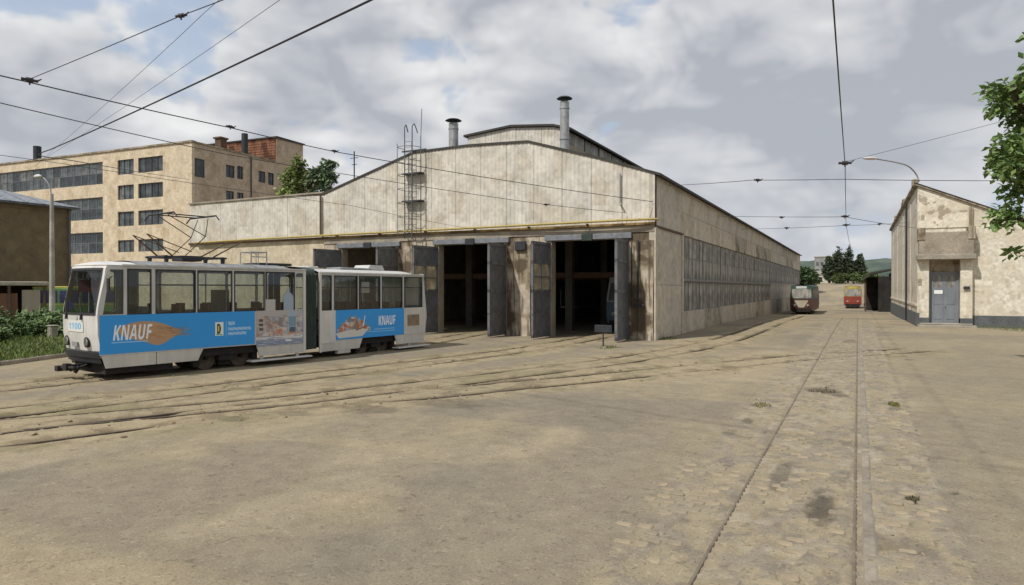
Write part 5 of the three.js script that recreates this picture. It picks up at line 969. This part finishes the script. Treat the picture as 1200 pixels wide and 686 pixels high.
{ // stall under the shed wall
  const o = thing('market_stall', 'open stall with grey roof and goods under the shed wall', 'stall', { pos: [-45.6, 0, -21.6], ry: 1.05 });
  part(o, 'roof', uvm(M(cbx(-5, 2.6, 2.55, 2.8, -1.5, 1.2, 0.04))), MT.concrete); part(o, 'back_wall', uvm(bx(-4.9, 2.5, 0, 2.55, -1.4, -1.3)), mat([0.12, 0.07, 0.05], { map: dirtyT }));
  for (const x of [-4.8, -2.9, -1.1, 0.7, 2.4]) part(o, 'post', uvm(bx(x - 0.07, x + 0.07, 0, 2.55, 1.0, 1.14)), MT.rust);
  part(o, 'counter', uvm(bx(-4.6, 2.3, 0.7, 0.85, 0.2, 1.0)), mat([0.35, 0.27, 0.2], { map: concT }));
  const cs = [[0.30, 0.10, 0.14], [0.35, 0.26, 0.2], [0.22, 0.07, 0.10], [0.30, 0.22, 0.26], [0.2, 0.1, 0.06], [0.40, 0.34, 0.26]];
  cs.forEach((c, k) => { const x = -4.2 + k * 1.1; part(o, 'hanging_cloth', uvm(grid(6, 6, (u, v) => [x + u * 0.9, 0.9 + v * (1.0 + 0.2 * (k % 3)), 1.02 + 0.06 * Math.sin(u * 9 + k)])), mat(c, { roughness: 0.95, side: THREE.DoubleSide })); });
}
{ // minibus
  const o = thing('minibus', 'yellow and green minibus parked behind the tram nose', 'minibus', { pos: [-43.4, 0.0, -25.4], ry: 1.0 });
  const yel = paint(0.55, 0.50, 0.10), gr = paint(0.22, 0.42, 0.14);
  const prof = [[-2.6, 0.4], [2.6, 0.4], [2.75, 0.9], [2.6, 1.45], [2.2, 2.4], [-2.5, 2.45], [-2.65, 1.2]];
  part(o, 'body', uvm(slab(prof, -0.95, 1.9, [], 0.05)), gr); part(o, 'roof', uvm(cbx(-2.55, 2.2, 2.36, 2.52, -0.98, 0.98, 0.05)), yel); part(o, 'stripe', uvm(bx(-2.6, 2.7, 0.62, 0.78, 0.99, 1.012)), yel); part(o, 'stripe', uvm(bx(-2.6, 2.6, 1.36, 1.46, 0.99, 1.012)), yel);
  for (let k = 0; k < 4; k++) part(o, 'window', uvm(bx(-2.3 + k * 1.12, -1.3 + k * 1.12, 1.52, 2.26, 0.99, 1.015)), mat([0.06, 0.06, 0.16], { roughness: 0.15 }));
  for (const x of [-1.6, 1.7]) for (const z of [-0.85, 0.85]) { const w = part(o, 'wheel', rod([x, 0.36, z - 0.11], [x, 0.36, z + 0.13], 0.36, 0.36, 20), MT.rubber); part(w, 'hub', rod([x, 0.36, z + 0.1], [x, 0.36, z + 0.14], 0.18, 0.18, 14), MT.galv); }
  for (const z of [-0.65, 0.65]) part(o, 'headlight', rod([2.68, 0.95, z], [2.76, 0.95, z], 0.11, 0.11, 12), MT.chrome);
}
{ // track signal in front of the last gate
  const o = thing('track_marker', 'small dark sign on a short post before the last gate', 'sign', { pos: [-9.12, 0, -25.77] });
  part(o, 'post', rod([0, -0.1, 0], [0, 0.75, 0], 0.03), MT.darkSteel); part(o, 'plate', uvm(cbx(-0.36, 0.36, 0.62, 0.92, -0.03, 0.03, 0.01)), MT.darkSteel); part(o, 'foot', uvm(cbx(-0.16, 0.16, -0.05, 0.05, -0.16, 0.16, 0.01)), MT.concrete);
}
// ================================================================ FAR END OF THE YARD
{
  const o = thing('lean_to', 'dark tarred lean-to beside the far end of the workshop', 'shed', { pos: [1.2, -0.4, -91] });
  part(o, 'wall', uvm(M(bx(-0.5, 2.4, 0, 4.2, -6, -5.8), bx(2.2, 2.4, 0, 4.6, -5.8, 0), bx(0.9, 2.4, 0, 4.2, -0.2, 0))), mat([0.035, 0.033, 0.032], { map: dirtyT })); part(o, 'roof', uvm(slab([[-0.7, 3.7], [0.2, 4.5], [2.5, 5.0], [2.5, 5.2], [0.1, 4.7], [-0.8, 3.85]], -6.2, 6.5)), MT.roofFelt);
  for (const z of [-0.1, -5.9]) part(o, 'post', bx(-0.5, -0.35, 0, 3.9, z - 0.08, z + 0.08), MT.rust);
  const w = thing('yard_wall', 'grey concrete wall closing the yard behind the work tram', 'wall', { pos: [0, 0, -126] });
  for (let k = 0; k < 4; k++) { const x = 0.9 + k * 2.5; part(w, 'wall_panel', uvm(cbx(x, x + 2.44, -1, 3.1 + k * 0.12, -0.1, 0.1, 0.02)), MT.sidePanel[k % 3]); part(w, 'post', uvm(cbx(x - 0.1, x + 0.1, -1, 3.25 + k * 0.12, -0.16, 0.16, 0.02)), MT.concrete); }
  const h = thing('far_house', 'small white house with pale roof beside the conifers', 'building', { pos: [-8.6, 3.6, -190] });
  part(h, 'wall', uvm(bx(-3, 3.2, -2, 2.3, -6, 0)), mat([0.7, 0.69, 0.64], { map: plasterT })); part(h, 'roof', uvm(slab([[-3.3, 2.3], [3.5, 2.3], [3.2, 3.1], [-2.6, 3.4]], -6.2, 6.4)), mat([0.6, 0.6, 0.55], { map: metalT }));
  for (const x of [-2, 0, 2]) part(h, 'window', bx(x - 0.4, x + 0.4, 0.4, 1.6, -0.02, 0.03), MT.officeGlass[1]);
  const b = thing('tower_block', 'grey tower block far beyond the conifers', 'building', { pos: [-12.2, 5, -300] });
  part(b, 'wall', uvm(bx(-3.6, 3.6, -3, 9.9, -8, 0)), mat([0.34, 0.35, 0.36], { map: concT })); part(b, 'roof', bx(-3.8, 3.8, 9.9, 10.3, -8.2, 0.2), MT.concrete);
  for (let r = 0; r < 3; r++) for (let c = 0; c < 4; c++) part(b, 'window', bx(-3 + c * 1.65, -2 + c * 1.65, 0.8 + r * 2.9, 2.2 + r * 2.9, -0.02, 0.05), MT.officeGlass[(r + c) % 3]);
  const cr = thing('rubble_heap', 'dark heap of scrap by the yard wall', 'heap', { pos: [1.7, -0.4, -112] });
  const R = rng(71); for (let k = 0; k < 7; k++) { const g = new THREE.DodecahedronGeometry(0.5 + R() * 0.3, 0); g.scale(1, 0.8 + R() * 0.6, 1); g.translate((R() - 0.5) * 1.6, 0.3 + R() * 0.5, (R() - 0.5) * 1.6); part(cr, 'scrap', uvm(g), MT.under); }
}
// ================================================================ OVERHEAD WIRES
const insulator = (parent, p, s = 1, ang = 0) => { s *= 0.72; const g = M(rod([-0.24 * s, 0, 0], [0.24 * s, 0, 0], 0.05 * s, 0.05 * s, 8), rod([-0.1 * s, 0, 0], [0.1 * s, 0, 0], 0.085 * s, 0.085 * s, 8), rod([0, -0.16 * s, 0], [0, 0.04 * s, 0], 0.03 * s, 0.03 * s, 6), rod([0.2 * s, 0, 0], [0.34 * s, 0.1 * s, 0], 0.035 * s, 0.02 * s, 6)); g.rotateY(ang); g.translate(...p); return part(parent, 'insulator', g, MT.insul); };
function wire(label, pts, r, ins = [], cat = 'wire', sag = 0.25) {
  const o = thing('overhead_wire', label, cat, { group: 'overhead wires' }), all = [];
  for (let i = 1; i < pts.length; i++) { const [a, b] = [V(...pts[i - 1]), V(...pts[i])], n = 12; for (let k = i > 1 ? 1 : 0; k <= n; k++) { const t = k / n, p = a.clone().lerp(b, t); p.y -= sag * 4 * t * (1 - t) * Math.min(1, a.distanceTo(b) / 20); all.push([p.x, p.y, p.z]); } }
  part(o, 'strand', tube(all, r, all.length * 3, 5), MT.wire); for (const [p, s, a] of ins) insulator(o, p, s, a); return o;
}
wire('thick dark feeder wire slanting down across the sky to the office roof', [[-70.0, 15.2, -53.3], [-27.05, 7.35, -14.21], [-6.41, 6.68, -7.95], [6, 6.6, -4.2]], 0.019, [], 'wire', 0.05);
wire('span wire with dark insulators leading to the hall corner', [[-14.2, 6.35, -5.4], [-15.3, 6.67, -7.88], [-15.74, 6.92, -13.27], [-15.9, 7.06, -17.69], [-12.8, 6.83, -24.9], [-8.35, 6.35, FZ + 0.1]], 0.014, [[[-15.3, 6.72, -7.88], 0.85, 1.3], [[-15.74, 6.95, -13.27], 0.7, 1.3], [[-15.9, 7.08, -17.69], 0.7, 1.3]], 'wire', 0.06);
wire('lower span wire sagging across the hall front', [[-15.2, 6.2, -5.8], [-15.86, 6.25, -7.59], [-16.8, 6.4, -13.85], [-15.83, 6.38, -18.85], [-11.95, 6.0, -26.46], [-9.6, 5.9, FZ + 0.1]], 0.011, [[[-11.95, 6.0, -26.46], 0.7, 0.8]], 'wire', 0.06);
wire('thin pull-off wire with an insulator high over the tram', [[-15.3, 6.74, -7.88], [-9.82, 6.84, -7.32], [-8.59, 6.81, -7.16], [2, 6.6, -5.5]], 0.008, [[[-9.82, 6.84, -7.32], 0.6, 0.2]], 'wire', 0.03);
wire('thin contact wire over the tram track', [[-24, 6.0, 4], [-19.4, 5.7, -3], [-18.2, 5.6, -10], [-17.2, 5.55, -20], [-18.0, 5.5, FZ + 0.1]], 0.007, [], 'wire', 0.05);
wire('lower of two thin wires slanting across the sky to the shed', [[-52.6, 8.5, -24.1], [-26.63, 7.35, -14.42], [-7.61, 6.68, -7.33], [3, 6.4, -3.4]], 0.0042, [], 'wire', 0.05);
wire('upper of two thin wires slanting across the sky to the shed', [[-52.6, 8.6, -25.1], [-26.8, 7.58, -14.6], [-9.2, 6.9, -7.4], [3, 6.6, -2.8]], 0.0042, [], 'wire', 0.05);
wire('contact wire straight above the main track', [[-0.22, 6.0, 3], [-0.29, 5.99, -9.29], [-0.35, 5.98, -21.74], [-0.62, 5.98, -42.3], [-0.62, 5.95, -75], [-0.62, 5.9, -110]], 0.012, [[[-0.35, 6.02, -21.74], 1.0, 0.3], [[-0.6, 5.96, -37.2], 1.0, 0.3], [[-0.62, 5.96, -42.3], 1.0, 0.3]], 'wire', 0.04);
wire('span wire from the hall eave across the main track', [[SX, 7.45, -33.0], [-3.4, 6.3, -25.6], [-0.4, 5.95, -24.5], [4.97, 6.15, -29.0], [7.4, 6.2, -27.4]], 0.011, [[[-3.2, 6.26, -25.4], 0.8, 0.7]], 'wire', 0.05);
wire('second span wire between the hall and the workshop', [[SX, 7.2, -46.1], [-0.6, 5.93, -37.2], [3.4, 6.3, -51]], 0.013, [[[-3.9, 6.45, -41.2], 0.9, 0.8]], 'wire', 0.05);
wire('third span wire near the workshop side', [[SX, 7.1, -56], [-0.62, 5.93, -42.3], [3.3, 7.3, -58]], 0.012, [[[-4.3, 6.46, -48.8], 1.0, 0.8], [[1.2, 6.55, -49.6], 0.9, -0.8]], 'wire', 0.05);
wire('thin bracing wire from the main track wire to the leafy tree', [[-0.35, 6.05, -21.74], [7.4, 8.6, -27.2]], 0.006, [], 'wire', 0.05);

sh(scene);
renderer.setSize(1024, 585);
renderer.render(scene, camera);
